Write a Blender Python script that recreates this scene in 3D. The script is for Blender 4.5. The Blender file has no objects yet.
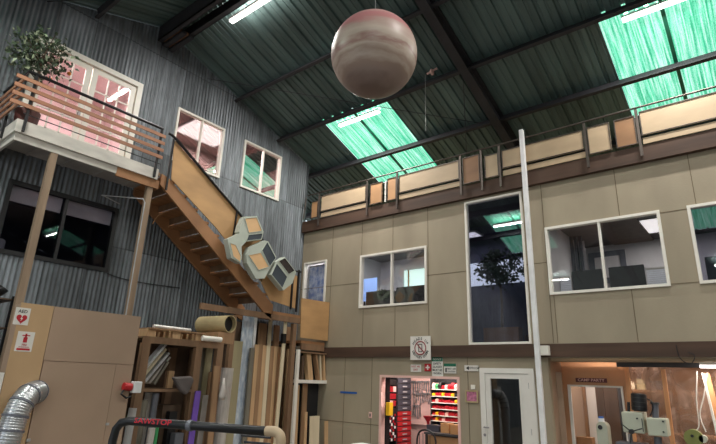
import bpy, math, random
from mathutils import Vector, Matrix
R = random.Random(7)
SC = bpy.context.scene
COL = SC.collection
PI = math.pi

# ------------------------------------------------------------------ camera
FPX, YAW, PIT, ROL, EYE = 502.311, math.radians(-39.016), math.radians(17.4532), math.radians(1.9437), 1.75
fw = Vector((math.sin(YAW)*math.cos(PIT), math.cos(YAW)*math.cos(PIT), math.sin(PIT)))
r0 = Vector((math.cos(YAW), -math.sin(YAW), 0)); u0 = r0.cross(fw)
rt = math.cos(ROL)*r0 + math.sin(ROL)*u0
up = -math.sin(ROL)*r0 + math.cos(ROL)*u0
cam = bpy.data.objects.new('camera', bpy.data.cameras.new('camera')); COL.objects.link(cam)
M = Matrix((rt, up, -fw)).transposed().to_4x4(); M.translation = Vector((0, 0, EYE)); cam.matrix_world = M
cam.data.sensor_width = 36; cam.data.lens = FPX/716*36; cam.data.clip_start = .05
SC.camera = cam
SC.view_settings.view_transform = 'Standard'; SC.view_settings.look = 'None'
SC.view_settings.gamma = 1; SC.view_settings.use_curve_mapping = False
SC.view_settings.exposure = 0.0

def ray(x, y): return rt*((x-358)/FPX) - up*((y-222)/FPX) + fw
def aX(x, y, v): d = ray(x, y); p = d*(v/d.x); p.z += EYE; return p     # measured photo point -> plane X = v
def aY(x, y, v): d = ray(x, y); p = d*(v/d.y); p.z += EYE; return p
def aZ(x, y, v): d = ray(x, y); p = d*((v-EYE)/d.z); p.z += EYE; return p
WX, WY = -9.24, 9.1          # left wall plane, back wall plane

# --------------------------------------------------------------- materials
def lin(c): return tuple(((v/255)/12.92 if v/255 <= .04045 else ((v/255+.055)/1.055)**2.4) for v in c) + (1,)
def mat(name, col, rough=.6, metal=0, var=.12, scale=(3, 3, 3), emit=None, es=1, spec=.5, bump=0, bscale=40, col2=None, detail=5):
    m = bpy.data.materials.new(name); m.use_nodes = True
    nt = m.node_tree; b = nt.nodes['Principled BSDF']
    b.inputs['Roughness'].default_value = rough; b.inputs['Metallic'].default_value = metal
    b.inputs['Specular IOR Level'].default_value = spec
    c = lin(col)
    tc = nt.nodes.new('ShaderNodeTexCoord'); mp = nt.nodes.new('ShaderNodeMapping'); mp.inputs['Scale'].default_value = scale
    nz = nt.nodes.new('ShaderNodeTexNoise'); nz.inputs['Scale'].default_value = 1; nz.inputs['Detail'].default_value = detail
    nt.links.new(tc.outputs['Object'], mp.inputs[0]); nt.links.new(mp.outputs[0], nz.inputs['Vector'])
    cr = nt.nodes.new('ShaderNodeValToRGB')
    cr.color_ramp.elements[0].position = .3; cr.color_ramp.elements[1].position = .7
    a = lin(col2) if col2 else tuple(v*(1-var*1.6) for v in c[:3]) + (1,)
    cr.color_ramp.elements[0].color = a
    cr.color_ramp.elements[1].color = tuple(min(1, v*(1+var)) for v in c[:3]) + (1,)
    nt.links.new(nz.outputs[0], cr.inputs[0]); nt.links.new(cr.outputs[0], b.inputs['Base Color'])
    if emit:
        b.inputs['Emission Color'].default_value = lin(emit); b.inputs['Emission Strength'].default_value = es
    if bump:
        n2 = nt.nodes.new('ShaderNodeTexNoise'); n2.inputs['Scale'].default_value = bscale; n2.inputs['Detail'].default_value = 3
        nt.links.new(tc.outputs['Object'], n2.inputs['Vector'])
        bp = nt.nodes.new('ShaderNodeBump'); bp.inputs['Strength'].default_value = bump; bp.inputs['Distance'].default_value = .01
        nt.links.new(n2.outputs[0], bp.inputs['Height']); nt.links.new(bp.outputs[0], b.inputs['Normal'])
    return m

def glass(name, tint=(255, 255, 255), refl=.2, rough=.01, edge=.25):
    m = bpy.data.materials.new(name); m.use_nodes = True; nt = m.node_tree; nt.nodes.clear()
    o = nt.nodes.new('ShaderNodeOutputMaterial'); t = nt.nodes.new('ShaderNodeBsdfTransparent'); g = nt.nodes.new('ShaderNodeBsdfGlossy')
    t.inputs[0].default_value = lin(tint); g.inputs['Roughness'].default_value = rough
    fr = nt.nodes.new('ShaderNodeLayerWeight'); fr.inputs[0].default_value = .35
    ma = nt.nodes.new('ShaderNodeMath'); ma.operation = 'MULTIPLY_ADD'; ma.inputs[1].default_value = edge; ma.inputs[2].default_value = refl
    mx = nt.nodes.new('ShaderNodeMixShader')
    nt.links.new(fr.outputs['Facing'], ma.inputs[0])
    nt.links.new(ma.outputs[0], mx.inputs[0]); nt.links.new(t.outputs[0], mx.inputs[1]); nt.links.new(g.outputs[0], mx.inputs[2])
    nt.links.new(mx.outputs[0], o.inputs[0]); return m

def corrugated_mat(name, base, tintvar):
    m = mat(name, base, .5, .2, .1)
    nt = m.node_tree; b = nt.nodes['Principled BSDF']
    tc = nt.nodes.new('ShaderNodeTexCoord'); sp = nt.nodes.new('ShaderNodeSeparateXYZ'); nt.links.new(tc.outputs['Object'], sp.inputs[0])
    def mth(op, a, bb=None, v=None):
        n = nt.nodes.new('ShaderNodeMath'); n.operation = op
        nt.links.new(a, n.inputs[0])
        if bb is not None: nt.links.new(bb, n.inputs[1])
        if v is not None: n.inputs[1].default_value = v
        return n.outputs[0]
    fy = mth('FLOOR', mth('DIVIDE', sp.outputs[1], v=.66)); fz = mth('FLOOR', mth('DIVIDE', mth('ADD', sp.outputs[2], v=.35), v=2.15))
    cb = nt.nodes.new('ShaderNodeCombineXYZ'); nt.links.new(fy, cb.inputs[0]); nt.links.new(fz, cb.inputs[1])
    wn = nt.nodes.new('ShaderNodeTexWhiteNoise'); nt.links.new(cb.outputs[0], wn.inputs['Vector'])
    mp = nt.nodes.new('ShaderNodeMapping'); mp.inputs['Scale'].default_value = (2, 7, .9)
    nz = nt.nodes.new('ShaderNodeTexNoise'); nz.inputs['Scale'].default_value = 1; nz.inputs['Detail'].default_value = 7; nz.inputs['Roughness'].default_value = .7
    nt.links.new(tc.outputs['Object'], mp.inputs[0]); nt.links.new(mp.outputs[0], nz.inputs['Vector'])
    mr = nt.nodes.new('ShaderNodeMapRange'); mr.inputs[1].default_value = 0; mr.inputs[2].default_value = 1
    mr.inputs[3].default_value = 1-tintvar; mr.inputs[4].default_value = 1+tintvar; nt.links.new(wn.outputs[0], mr.inputs[0])
    m2 = nt.nodes.new('ShaderNodeMapRange'); m2.inputs[1].default_value = .3; m2.inputs[2].default_value = .7
    m2.inputs[3].default_value = .48; m2.inputs[4].default_value = 1.5; nt.links.new(nz.outputs[0], m2.inputs[0])
    v = mth('MULTIPLY', mr.outputs[0], m2.outputs[0])
    # dark lap line at each sheet edge
    fr = mth('FRACT', mth('DIVIDE', sp.outputs[1], v=.66)); lap = mth('GREATER_THAN', fr, v=.035)
    frz = mth('FRACT', mth('DIVIDE', mth('ADD', sp.outputs[2], v=.35), v=2.15)); lapz = mth('GREATER_THAN', frz, v=.012)
    l2 = mth('MULTIPLY_ADD', mth('MULTIPLY', lap, lapz), v=.45); l2.node.inputs[2].default_value = .55
    v = mth('MULTIPLY', v, l2)
    hs = nt.nodes.new('ShaderNodeVectorMath'); hs.operation = 'SCALE'; hs.inputs[0].default_value = lin(base)[:3]
    nt.links.new(v, hs.inputs['Scale']); nt.links.new(hs.outputs[0], b.inputs['Base Color'])
    return m

def skylight_mat():
    m = bpy.data.materials.new('translucent_green_fibreglass'); m.use_nodes = True; nt = m.node_tree; b = nt.nodes['Principled BSDF']
    tc = nt.nodes.new('ShaderNodeTexCoord'); mp = nt.nodes.new('ShaderNodeMapping'); mp.inputs['Scale'].default_value = (34, 1.1, 1.1)
    n1 = nt.nodes.new('ShaderNodeTexNoise'); n1.inputs['Scale'].default_value = 1; n1.inputs['Detail'].default_value = 3
    n2 = nt.nodes.new('ShaderNodeTexNoise'); n2.inputs['Scale'].default_value = 70; n2.inputs['Detail'].default_value = 4; n2.inputs['Roughness'].default_value = .8
    nt.links.new(tc.outputs['Object'], mp.inputs[0]); nt.links.new(mp.outputs[0], n1.inputs['Vector']); nt.links.new(tc.outputs['Object'], n2.inputs['Vector'])
    ad = nt.nodes.new('ShaderNodeMath'); ad.operation = 'ADD'; nt.links.new(n1.outputs[0], ad.inputs[0]); nt.links.new(n2.outputs[0], ad.inputs[1])
    cr = nt.nodes.new('ShaderNodeValToRGB'); e = cr.color_ramp.elements
    e[0].position = .41; e[0].color = lin((34, 160, 116)); e[1].position = .60; e[1].color = lin((226, 255, 246))
    q = e.new(.5); q.color = lin((118, 226, 188))
    hf = nt.nodes.new('ShaderNodeMath'); hf.operation = 'MULTIPLY'; hf.inputs[1].default_value = .5
    nt.links.new(ad.outputs[0], hf.inputs[0]); nt.links.new(hf.outputs[0], cr.inputs[0])
    b.inputs['Base Color'].default_value = lin((60, 140, 110)); b.inputs['Roughness'].default_value = .5
    nt.links.new(cr.outputs[0], b.inputs['Emission Color']); b.inputs['Emission Strength'].default_value = 1.12
    return m

def globe_mat():
    m = bpy.data.materials.new('swirled_planet_paint'); m.use_nodes = True; nt = m.node_tree; b = nt.nodes['Principled BSDF']
    tc = nt.nodes.new('ShaderNodeTexCoord'); sp = nt.nodes.new('ShaderNodeSeparateXYZ'); nt.links.new(tc.outputs['Object'], sp.inputs[0])
    nz = nt.nodes.new('ShaderNodeTexNoise'); nz.inputs['Scale'].default_value = 2.6; nz.inputs['Detail'].default_value = 5
    mp = nt.nodes.new('ShaderNodeMapping'); mp.inputs['Scale'].default_value = (1, 1, 3.2)
    nt.links.new(tc.outputs['Object'], mp.inputs[0]); nt.links.new(mp.outputs[0], nz.inputs['Vector'])
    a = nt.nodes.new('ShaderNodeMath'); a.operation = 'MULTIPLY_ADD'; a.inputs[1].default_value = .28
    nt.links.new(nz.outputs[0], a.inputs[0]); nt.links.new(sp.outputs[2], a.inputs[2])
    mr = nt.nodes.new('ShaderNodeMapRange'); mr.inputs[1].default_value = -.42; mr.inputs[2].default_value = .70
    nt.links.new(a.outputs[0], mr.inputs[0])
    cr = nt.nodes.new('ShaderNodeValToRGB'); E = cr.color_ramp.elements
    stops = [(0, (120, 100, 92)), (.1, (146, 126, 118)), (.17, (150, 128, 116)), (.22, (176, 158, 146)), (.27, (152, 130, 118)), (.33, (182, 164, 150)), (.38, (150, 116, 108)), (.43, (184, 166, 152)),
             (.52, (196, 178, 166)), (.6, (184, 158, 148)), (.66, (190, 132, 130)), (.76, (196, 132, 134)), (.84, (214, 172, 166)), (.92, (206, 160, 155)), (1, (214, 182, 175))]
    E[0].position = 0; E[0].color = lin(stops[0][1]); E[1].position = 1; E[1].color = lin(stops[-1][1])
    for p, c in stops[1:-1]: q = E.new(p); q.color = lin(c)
    nt.links.new(mr.outputs[0], cr.inputs[0]); nt.links.new(cr.outputs[0], b.inputs['Base Color'])
    b.inputs['Roughness'].default_value = .42; b.inputs['Specular IOR Level'].default_value = .35
    return m

def film_mat():
    m = bpy.data.materials.new('clear_plastic_film'); m.use_nodes = True; nt = m.node_tree; nt.nodes.clear()
    o = nt.nodes.new('ShaderNodeOutputMaterial'); t = nt.nodes.new('ShaderNodeBsdfTransparent'); g = nt.nodes.new('ShaderNodeBsdfPrincipled')
    g.inputs['Base Color'].default_value = lin((218, 188, 170)); g.inputs['Roughness'].default_value = .22
    nz = nt.nodes.new('ShaderNodeTexNoise'); nz.inputs['Scale'].default_value = 2.5; nz.inputs['Detail'].default_value = 6; nz.inputs['Distortion'].default_value = 1.5
    tc = nt.nodes.new('ShaderNodeTexCoord'); nt.links.new(tc.outputs['Object'], nz.inputs['Vector'])
    mr = nt.nodes.new('ShaderNodeMapRange'); mr.inputs[1].default_value = .35; mr.inputs[2].default_value = .75; mr.inputs[3].default_value = .12; mr.inputs[4].default_value = .75
    nt.links.new(nz.outputs[0], mr.inputs[0])
    mx = nt.nodes.new('ShaderNodeMixShader'); nt.links.new(mr.outputs[0], mx.inputs[0]); nt.links.new(t.outputs[0], mx.inputs[1]); nt.links.new(g.outputs[0], mx.inputs[2])
    bp = nt.nodes.new('ShaderNodeBump'); bp.inputs['Strength'].default_value = .6; nt.links.new(nz.outputs[0], bp.inputs['Height']); nt.links.new(bp.outputs[0], g.inputs['Normal'])
    nt.links.new(mx.outputs[0], o.inputs[0]); return m

MT = dict(
    wall=mat('painted_plywood_tan', (160, 148, 126), .7, 0, .10, (1.3, 1.3, .5), bump=.15, bscale=30),
    seam=mat('plywood_seam', (112, 98, 76), .8), seam_lt=mat('seam_batten', (138, 122, 92), .8),
    cor=corrugated_mat('weathered_corrugated_steel', (112, 117, 121), .34),
    roof=mat('roof_sheet_underside', (90, 110, 107), .5, .1, .25, (3, .4, .4)),
    sky=skylight_mat(), steel=mat('dark_roof_steel', (50, 49, 53), .6, .1, .15),
    blacksteel=mat('black_painted_steel', (30, 30, 32), .4, .2), rust=mat('dull_steel_pipe', (96, 88, 82), .45, .7, .2),
    beam=mat('stained_timber_beam', (76, 54, 40), .7, 0, .22, (.8, 8, 8)),
    stair=mat('rough_brown_timber', (160, 114, 76), .65, 0, .2, (6, 1.2, 1.2)),
    post=mat('grey_weathered_post', (146, 124, 102), .75, 0, .18, (9, 9, 1)),
    slat=mat('orange_brown_slats', (164, 116, 88), .5, 0, .15, (4, 1, 8)),
    ply=mat('pale_plywood', (184, 161, 130), .55, 0, .10, (1.2, 1.2, 3)),
    plyo=mat('orange_plywood', (174, 132, 92), .55, 0, .14, (1.2, 1.2, 3)),
    plyb=mat('brown_plywood', (142, 104, 70), .55, 0, .16, (1.2, 1.2, 3)),
    guard=mat('stair_guard_plywood', (190, 148, 100), .55, 0, .14, (2, 1.2, 3)),
    white=mat('white_paint', (226, 222, 214), .5, 0, .04), cream=mat('cream_trim', (234, 229, 218), .5, 0, .05),
    dirtywhite=mat('scuffed_white_paint', (206, 200, 190), .6, 0, .14, (2, 2, 6)),
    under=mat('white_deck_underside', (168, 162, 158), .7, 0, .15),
    floor=mat('concrete_floor', (120, 116, 110), .6, 0, .12),
    mdf=mat('mdf_panel', (170, 144, 122), .6, 0, .06, (1, 1, 1)), mdfl=mat('raw_ply_panel', (192, 158, 118), .6, 0, .07, (2, 2, 1)),
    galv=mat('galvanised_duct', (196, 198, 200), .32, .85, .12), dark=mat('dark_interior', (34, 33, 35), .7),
    black=mat('black_plastic', (22, 22, 24), .4), red=mat('red_enamel', (186, 34, 40), .4, 0, .08), redm=mat('red_plastic_bin', (168, 26, 38), .4),
    grey=mat('grey_metal', (104, 106, 114), .45, .2), greyd=mat('slate_drawer', (74, 74, 84), .45, .2), greyl=mat('light_grey', (176, 176, 176), .5),
    mauve=mat('mauve_plaster', (172, 142, 138), .8, 0, .06), pinkw=mat('pink_plaster', (236, 206, 206), .8, 0, .05),
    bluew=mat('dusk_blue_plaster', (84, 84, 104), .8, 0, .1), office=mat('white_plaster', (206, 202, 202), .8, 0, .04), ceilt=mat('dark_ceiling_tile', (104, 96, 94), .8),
    carpet=mat('grey_carpet', (96, 94, 92), .9),
    leaf=mat('dark_green_leaf', (66, 82, 58), .45, 0, .4, (9, 9, 9)), leafp=mat('pale_leaf', (150, 160, 130), .5), bark=mat('brown_bark', (92, 72, 58), .8),
    pot=mat('dark_brown_pot', (84, 44, 38), .5), orange=mat('orange_fruit', (226, 130, 40), .5),
    hexw=mat('pale_grey_green_paint', (184, 190, 178), .5, 0, .06), hexn=mat('slate_blue_panel', (58, 66, 74), .6), hexp=mat('light_birch_panel', (222, 180, 132), .6, 0, .05), hexd=mat('dark_brown_mesh', (46, 34, 30), .7, 0, .4, (30, 30, 30)),
    card=mat('cardboard', (186, 140, 92), .7), tube=mat('kraft_tube', (176, 158, 118), .6), blue=mat('blue_tape', (30, 90, 170), .5), purple=mat('purple_acrylic', (116, 82, 176), .35),
    foam=mat('printed_foam_board', (206, 212, 216), .5, 0, .2, (14, 14, 5), col2=(150, 168, 190)),
    b1=mat('tan_board', (206, 168, 126), .6, 0, .14, (8, 8, 1)), b2=mat('brown_board', (164, 128, 94), .6, 0, .18, (8, 8, 1)), b3=mat('grey_board', (128, 122, 108), .6, 0, .14, (8, 8, 1)),
    b4=mat('olive_board', (166, 156, 122), .6, 0, .1, (5, 5, 1)), b5=mat('cream_board', (224, 208, 176), .5, 0, .08, (8, 8, 1)), b6=mat('charcoal_board', (66, 64, 64), .6), b7=mat('dark_brown_board', (92, 72, 56), .6, 0, .2, (8, 8, 1)),
    wrap=mat('plastic_wrapped_white', (196, 188, 180), .3, 0, .18, (6, 6, 3)), cloth=mat('grey_cloth', (98, 90, 88), .9, 0, .2), green=mat('green_roll', (60, 150, 90), .5),
    rackw=mat('rack_timber', (132, 102, 76), .65, 0, .2, (5, 5, 1)), pinkpeg=mat('pink_pegboard', (232, 190, 180), .7, 0, .05), tool=mat('steel_tool', (150, 146, 146), .4, .4),
    yellow=mat('yellow_plastic', (236, 186, 30), .4), blackbin=mat('black_bin', (26, 20, 22), .5), whiteb=mat('white_plastic', (235, 235, 235), .4), greenp=mat('sign_green', (30, 110, 84), .5),
    machine=mat('grey_green_enamel', (184, 187, 168), .4, 0, .07), olive=mat('olive_enamel', (120, 124, 62), .45), warm=mat('orange_ply_wall', (192, 144, 106), .7, 0, .08, (1, 1, 2)), stud=mat('fresh_stud', (212, 152, 104), .6, 0, .1, (8, 8, 1)),
    sred=mat('sign_red', (190, 30, 44), .5), ringred=mat('dark_red_ring', (140, 36, 42), .5), sblack=mat('sign_black', (24, 24, 24), .5), maroon=mat('maroon_sign', (92, 22, 26), .5), pinkpic=mat('pink_picture', (196, 120, 150), .6, 0, .35, (20, 20, 20)),
    tubebl=mat('black_tube_paint', (26, 27, 30), .35, .1), redtxt=mat('red_lettering', (214, 28, 48), .5), beigeh=mat('beige_hose', (196, 172, 140), .5),
    blind=mat('roller_blind', (240, 230, 220), .8), film=film_mat(), poster=mat('blue_white_poster', (214, 222, 236), .5, 0, .1, (7, 7, 6), col2=(64, 104, 190)),
    amber=mat('amber_cloth', (226, 150, 20), .6), yellowt=mat('yellow_tissue', (230, 210, 120), .5), bluelamp=mat('blue_cap', (60, 110, 190), .4),
    lamp=mat('lamp_tube', (255, 255, 255), .5, emit=(255, 244, 240), es=6), panel=mat('ceiling_panel_light', (255, 255, 255), .5, emit=(246, 240, 240), es=.9),
    daywin=mat('daylit_glass', (255, 255, 255), .5, emit=(220, 234, 242), es=1.0), mintwin=mat('daylit_mint_glass', (255, 255, 255), .5, emit=(190, 240, 226), es=.9),
    slatb=mat('white_blind', (222, 222, 226), .6, emit=(214, 220, 235), es=.15), bluescreen=mat('screen_glow', (120, 150, 200), .4, emit=(140, 170, 230), es=.5),
    glc=glass('clear_door_glass', refl=.0), gl=glass('window_glass', refl=.06), glr=glass('window_glass_reflective', (245, 240, 240), refl=.36), gld=glass('dark_window_glass', (225, 225, 232), refl=.012, edge=.08), glt=glass('tall_window_glass', (225, 225, 235), refl=.13),
)

# ------------------------------------------------------------ mesh builder
class MB:
    def __init__(s): s.v = []; s.f = []
    def add(s, vs, fs):
        b = len(s.v); s.v += [Vector(p) for p in vs]; s.f += [tuple(b+i for i in f) for f in fs]; return s
    def hexa(s, p): return s.add(p, [(0, 3, 2, 1), (4, 5, 6, 7), (0, 1, 5, 4), (1, 2, 6, 5), (2, 3, 7, 6), (3, 0, 4, 7)])
    def box(s, x0, x1, y0, y1, z0, z1):
        x0, x1 = sorted((x0, x1)); y0, y1 = sorted((y0, y1)); z0, z1 = sorted((z0, z1))
        return s.hexa([(x0, y0, z0), (x1, y0, z0), (x1, y1, z0), (x0, y1, z0), (x0, y0, z1), (x1, y0, z1), (x1, y1, z1), (x0, y1, z1)])
    def bar(s, p, q, w, h, side=None):              # rectangular bar p->q, w along side, h along the other
        p = Vector(p); q = Vector(q); d = (q-p).normalized()
        sd = Vector(side) if side else (Vector((0, 0, 1)).cross(d) if abs(d.z) < .95 else Vector((1, 0, 0)))
        sd = (sd - d*sd.dot(d)).normalized(); n = d.cross(sd)
        c = [(-1, -1), (1, -1), (1, 1), (-1, 1)]
        return s.hexa([p+sd*(a*w/2)+n*(b*h/2) for a, b in c] + [q+sd*(a*w/2)+n*(b*h/2) for a, b in c])
    def prism(s, pts, vec):
        pts = [Vector(p) for p in pts]; n = len(pts); vec = Vector(vec)
        return s.add(pts + [p+vec for p in pts], [tuple(range(n)), tuple(range(2*n-1, n-1, -1))] + [(i, i+n, (i+1) % n+n, (i+1) % n) for i in range(n)])
    def tube(s, pts, r, n=10, caps=True, radii=None):
        pts = [Vector(p) for p in pts]; b = len(s.v); k = len(pts)
        ref = Vector((0, 0, 1)); prev = None
        for i, p in enumerate(pts):
            d = (pts[min(i+1, k-1)] - pts[max(i-1, 0)]).normalized()
            if prev is None:
                a = (ref if abs(d.z) < .9 else Vector((1, 0, 0))); a = (a - d*a.dot(d)).normalized()
            else: a = (prev - d*prev.dot(d)).normalized()
            prev = a; c = d.cross(a); rr = radii[i] if radii else r
            s.v += [p + (a*math.cos(2*PI*j/n) + c*math.sin(2*PI*j/n))*rr for j in range(n)]
        for i in range(k-1):
            for j in range(n):
                s.f.append((b+i*n+j, b+i*n+(j+1) % n, b+(i+1)*n+(j+1) % n, b+(i+1)*n+j))
        if caps:
            s.f.append(tuple(b+j for j in range(n))[::-1]); s.f.append(tuple(b+(k-1)*n+j for j in range(n)))
        return s
    def sphere(s, c, r, u=24, v=14, sz=(1, 1, 1)):
        c = Vector(c); b = len(s.v)
        s.v.append(c+Vector((0, 0, r*sz[2])))
        for i in range(1, v):
            t = PI*i/v
            for j in range(u): s.v.append(c+Vector((r*sz[0]*math.sin(t)*math.cos(2*PI*j/u), r*sz[1]*math.sin(t)*math.sin(2*PI*j/u), r*sz[2]*math.cos(t))))
        s.v.append(c-Vector((0, 0, r*sz[2]))); e = len(s.v)-1
        for j in range(u): s.f.append((b, b+1+j, b+1+(j+1) % u)); s.f.append((e, b+1+(v-2)*u+(j+1) % u, b+1+(v-2)*u+j))
        for i in range(v-2):
            for j in range(u): s.f.append((b+1+i*u+j, b+1+(i+1)*u+j, b+1+(i+1)*u+(j+1) % u, b+1+i*u+(j+1) % u))
        return s
    def torus(s, c, ax1, ax2, R_, r, n=28, m=6):
        c = Vector(c); a = Vector(ax1); bb = Vector(ax2); nn = a.cross(bb); b = len(s.v)
        for i in range(n):
            t = 2*PI*i/n; e = a*math.cos(t)+bb*math.sin(t)
            for j in range(m): q = 2*PI*j/m; s.v.append(c + e*(R_+r*math.cos(q)) + nn*(r*math.sin(q)))
        for i in range(n):
            for j in range(m): s.f.append((b+i*m+j, b+((i+1) % n)*m+j, b+((i+1) % n)*m+(j+1) % m, b+i*m+(j+1) % m))
        return s
    def frame(s, x0, x1, z0, z1, y0, y1, w, axis='y'):  # picture frame of width w lying in a wall plane
        for (a, b, c, d) in ((x0, x1, z0, z0+w), (x0, x1, z1-w, z1), (x0, x0+w, z0+w, z1-w), (x1-w, x1, z0+w, z1-w)):
            if axis == 'y': s.box(a, b, y0, y1, c, d)
            else: s.box(y0, y1, a, b, c, d)
        return s
    def text(s, string, size, org, ax, ay, depth=.002, align='CENTER', font_scale=1):
        cu = bpy.data.curves.new('t', 'FONT'); cu.body = string; cu.size = size; cu.align_x = align; cu.align_y = 'CENTER'; cu.resolution_u = 2
        cu.offset = size*.018
        o = bpy.data.objects.new('t', cu); COL.objects.link(o)
        me = bpy.data.meshes.new_from_object(o.evaluated_get(bpy.context.evaluated_depsgraph_get()))
        org = Vector(org); ax = Vector(ax); ay = Vector(ay); n = ax.cross(ay)
        s.add([org + ax*(v.co.x*font_scale) + ay*v.co.y + n*depth for v in me.vertices], [tuple(p.vertices) for p in me.polygons])
        bpy.data.objects.remove(o); bpy.data.curves.remove(cu); bpy.data.meshes.remove(me); return s
    def build(s, name, m, parent=None, smooth=False, bevel=0):
        me = bpy.data.meshes.new(name)
        off = parent_loc(parent) if parent else Vector((0, 0, 0))
        if parent is None and s.v:
            lo = Vector([min(v[i] for v in s.v) for i in range(3)]); hi = Vector([max(v[i] for v in s.v) for i in range(3)])
            off = Vector(((lo.x+hi.x)/2, (lo.y+hi.y)/2, lo.z))
        me.from_pydata([v-off for v in s.v], [], s.f); me.update()
        me.materials.append(MT[m] if isinstance(m, str) else m)
        if smooth:
            for p in me.polygons: p.use_smooth = True
        o = bpy.data.objects.new(name, me); COL.objects.link(o)
        if parent: o.parent = parent
        else: o.location = off
        if bevel:
            b = o.modifiers.new('bevel', 'BEVEL'); b.width = bevel; b.segments = 2; b.limit_method = 'ANGLE'
        return o

def parent_loc(p):
    v = Vector((0, 0, 0))
    while p: v = v + p.location; p = p.parent
    return v
def tag(o, label=None, cat=None, group=None, kind=None):
    if label: o['label'] = label
    if cat: o['category'] = cat
    if group: o['group'] = group
    if kind: o['kind'] = kind
    return o
def thing(name, loc, label, cat, group=None, kind=None):
    o = bpy.data.objects.new(name, None); COL.objects.link(o); o.location = loc; o.empty_display_size = .1
    return tag(o, label, cat, group, kind)
def solo(mb, name, m, label, cat, group=None, kind=None, **k): return tag(mb.build(name, m, **k), label, cat, group, kind)
def struct(mb, name, m, label=None, cat=None, **k): return tag(mb.build(name, m, **k), label, cat, None, 'structure')

# =================================================================== SHELL
struct(MB().box(-12.5, 9.3, -7, 13.6, -.12, 0), 'floor', 'floor', 'grey concrete workshop floor', 'floor')

# --- left corrugated wall with window openings
RY, RZ, SB, SF = 4.52, 8.99, .34, .333
def roof_z(y): return RZ-SB*(y-RY) if y >= RY else RZ-SF*(RY-y)
LW = {'door': (2.30, 4.15, 5.25, 7.34), 'w1': (5.05, 6.27, 6.05, 7.28), 'w2': (6.89, 8.10, 6.05, 7.26), 'blk': (2.36, 4.17, 3.48, 4.68)}
def corrugated(mb, y0, y1, zlo, ztop, holes, per=.0762, amp=.010, n=6):
    ys = [y0 + i*per/n for i in range(int((y1-y0)/(per/n))+1)] + [y1]
    ys = sorted(set([round(y, 4) for y in ys] + [h[k] for h in holes for k in (0, 1)]))
    def xo(y): return WX + amp*math.cos(2*PI*y/per)
    for a, b in zip(ys[:-1], ys[1:]):
        if b-a < 1e-5: continue
        m = (a+b)/2; cuts = [(zlo, None)]
        hs = sorted([h for h in holes if h[0] < m < h[1]], key=lambda h: h[2])
        z = zlo; segs = []
        for h in hs: segs.append((z, h[2], h[2])); z = h[3]
        segs.append((z, ztop(a), ztop(b)))
        for (z0, za, zb) in segs: mb.add([(xo(a), a, z0), (xo(b), b, z0), (xo(b), b, zb), (xo(a), a, za)], [(0, 1, 2, 3)])
    return mb
wl = corrugated(MB(), -6.8, 9.08, 0, lambda y: roof_z(y)-.02, list(LW.values()))
wl = struct(wl, 'wall_left', 'cor', 'tall gable wall of weathered grey corrugated steel sheets', 'wall', smooth=True)
struct(MB().box(WX-.03, WX+.03, 9.06, 9.13, 0, 7.40), 'trim_1', 'cor', 'narrow corner trim at the end of the corrugated wall', 'trim')

# --- roof of ribbed sheets with skylight openings
PROF = [(0, 0), (.075, 0), (.085, .014), (.115, .014), (.125, 0), (.205, 0), (.222, .045), (.268, .045), (.285, 0)]
XR0, NPER, PX = -11.28, 68, .3048
XS = [(XR0+i*PX+a, h) for i in range(NPER) for a, h in PROF] + [(XR0+NPER*PX, 0)]
SKY = [(-7.72, -5.86, 8.00, 10.45), (-1.40, .45, 8.00, 10.45), (4.9, 6.75, 8.00, 10.45), (-7.72, -5.86, -1.55, 1.10), (-1.40, .45, -1.55, 1.10), (4.9, 6.75, -1.55, 1.10)]
def roof_sheet(mb, xa, xb, ya, yb, holes=(), dz=0):
    yc = sorted(set([ya, yb] + [h[k] for h in holes for k in (2, 3) if ya < h[k] < yb]))
    xs = [q for q in XS if xa <= q[0] <= xb]
    xs = sorted(set(xs + [(xa, 0), (xb, 0)] + [(h[k], 0) for h in holes for k in (0, 1)]))
    for (x0, h0), (x1, h1) in zip(xs[:-1], xs[1:]):
        for y0, y1 in zip(yc[:-1], yc[1:]):
            mx, my = (x0+x1)/2, (y0+y1)/2
            if any(h[0] < mx < h[1] and h[2] < my < h[3] for h in holes): continue
            mb.add([(x0, y0, roof_z(y0)+h0+dz), (x1, y0, roof_z(y0)+h1+dz), (x1, y1, roof_z(y1)+h1+dz), (x0, y1, roof_z(y1)+h0+dz)], [(0, 1, 2, 3)])
    return mb
cl = roof_sheet(MB(), XR0, 9.2, RY, 12.6, [h for h in SKY if h[2] > 4])
roof_sheet(cl, XR0, 9.2, -6.8, RY, [h for h in SKY if h[2] < 4])
struct(cl, 'ceiling', 'roof', 'dark ribbed metal roof underside sloping from the ridge', 'ceiling')
SKYLAB = ['green translucent skylight low on the roof left of the big rafter', 'green translucent skylight at the top right corner of the view']
for i, h in enumerate(SKY):
    xm = (h[0]+h[1])/2
    e = thing('window_%d' % (20+i), (xm, h[2], roof_z(h[2])), SKYLAB[i] if i < 2 else ['green skylight far right beyond the view', 'green skylight on the near slope mirrored in the tall window', 'green skylight on the near slope mirrored at right', 'green skylight on the near slope far right'][i-2], 'skylight', None, 'structure')
    for a, b in ((h[0], xm-.012), (xm+.012, h[1])):
        roof_sheet(MB(), a, b, h[2], h[3], (), .012).build('translucent_sheet', 'sky', e)
    MB().prism([(xm-.03, h[2], roof_z(h[2])+.0), (xm+.03, h[2], roof_z(h[2])), (xm+.03, h[2], roof_z(h[2])+.03), (xm-.03, h[2], roof_z(h[2])+.03)], (0, h[3]-h[2], roof_z(h[3])-roof_z(h[2]))).build('lap_strip', 'greenp', e)

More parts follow.
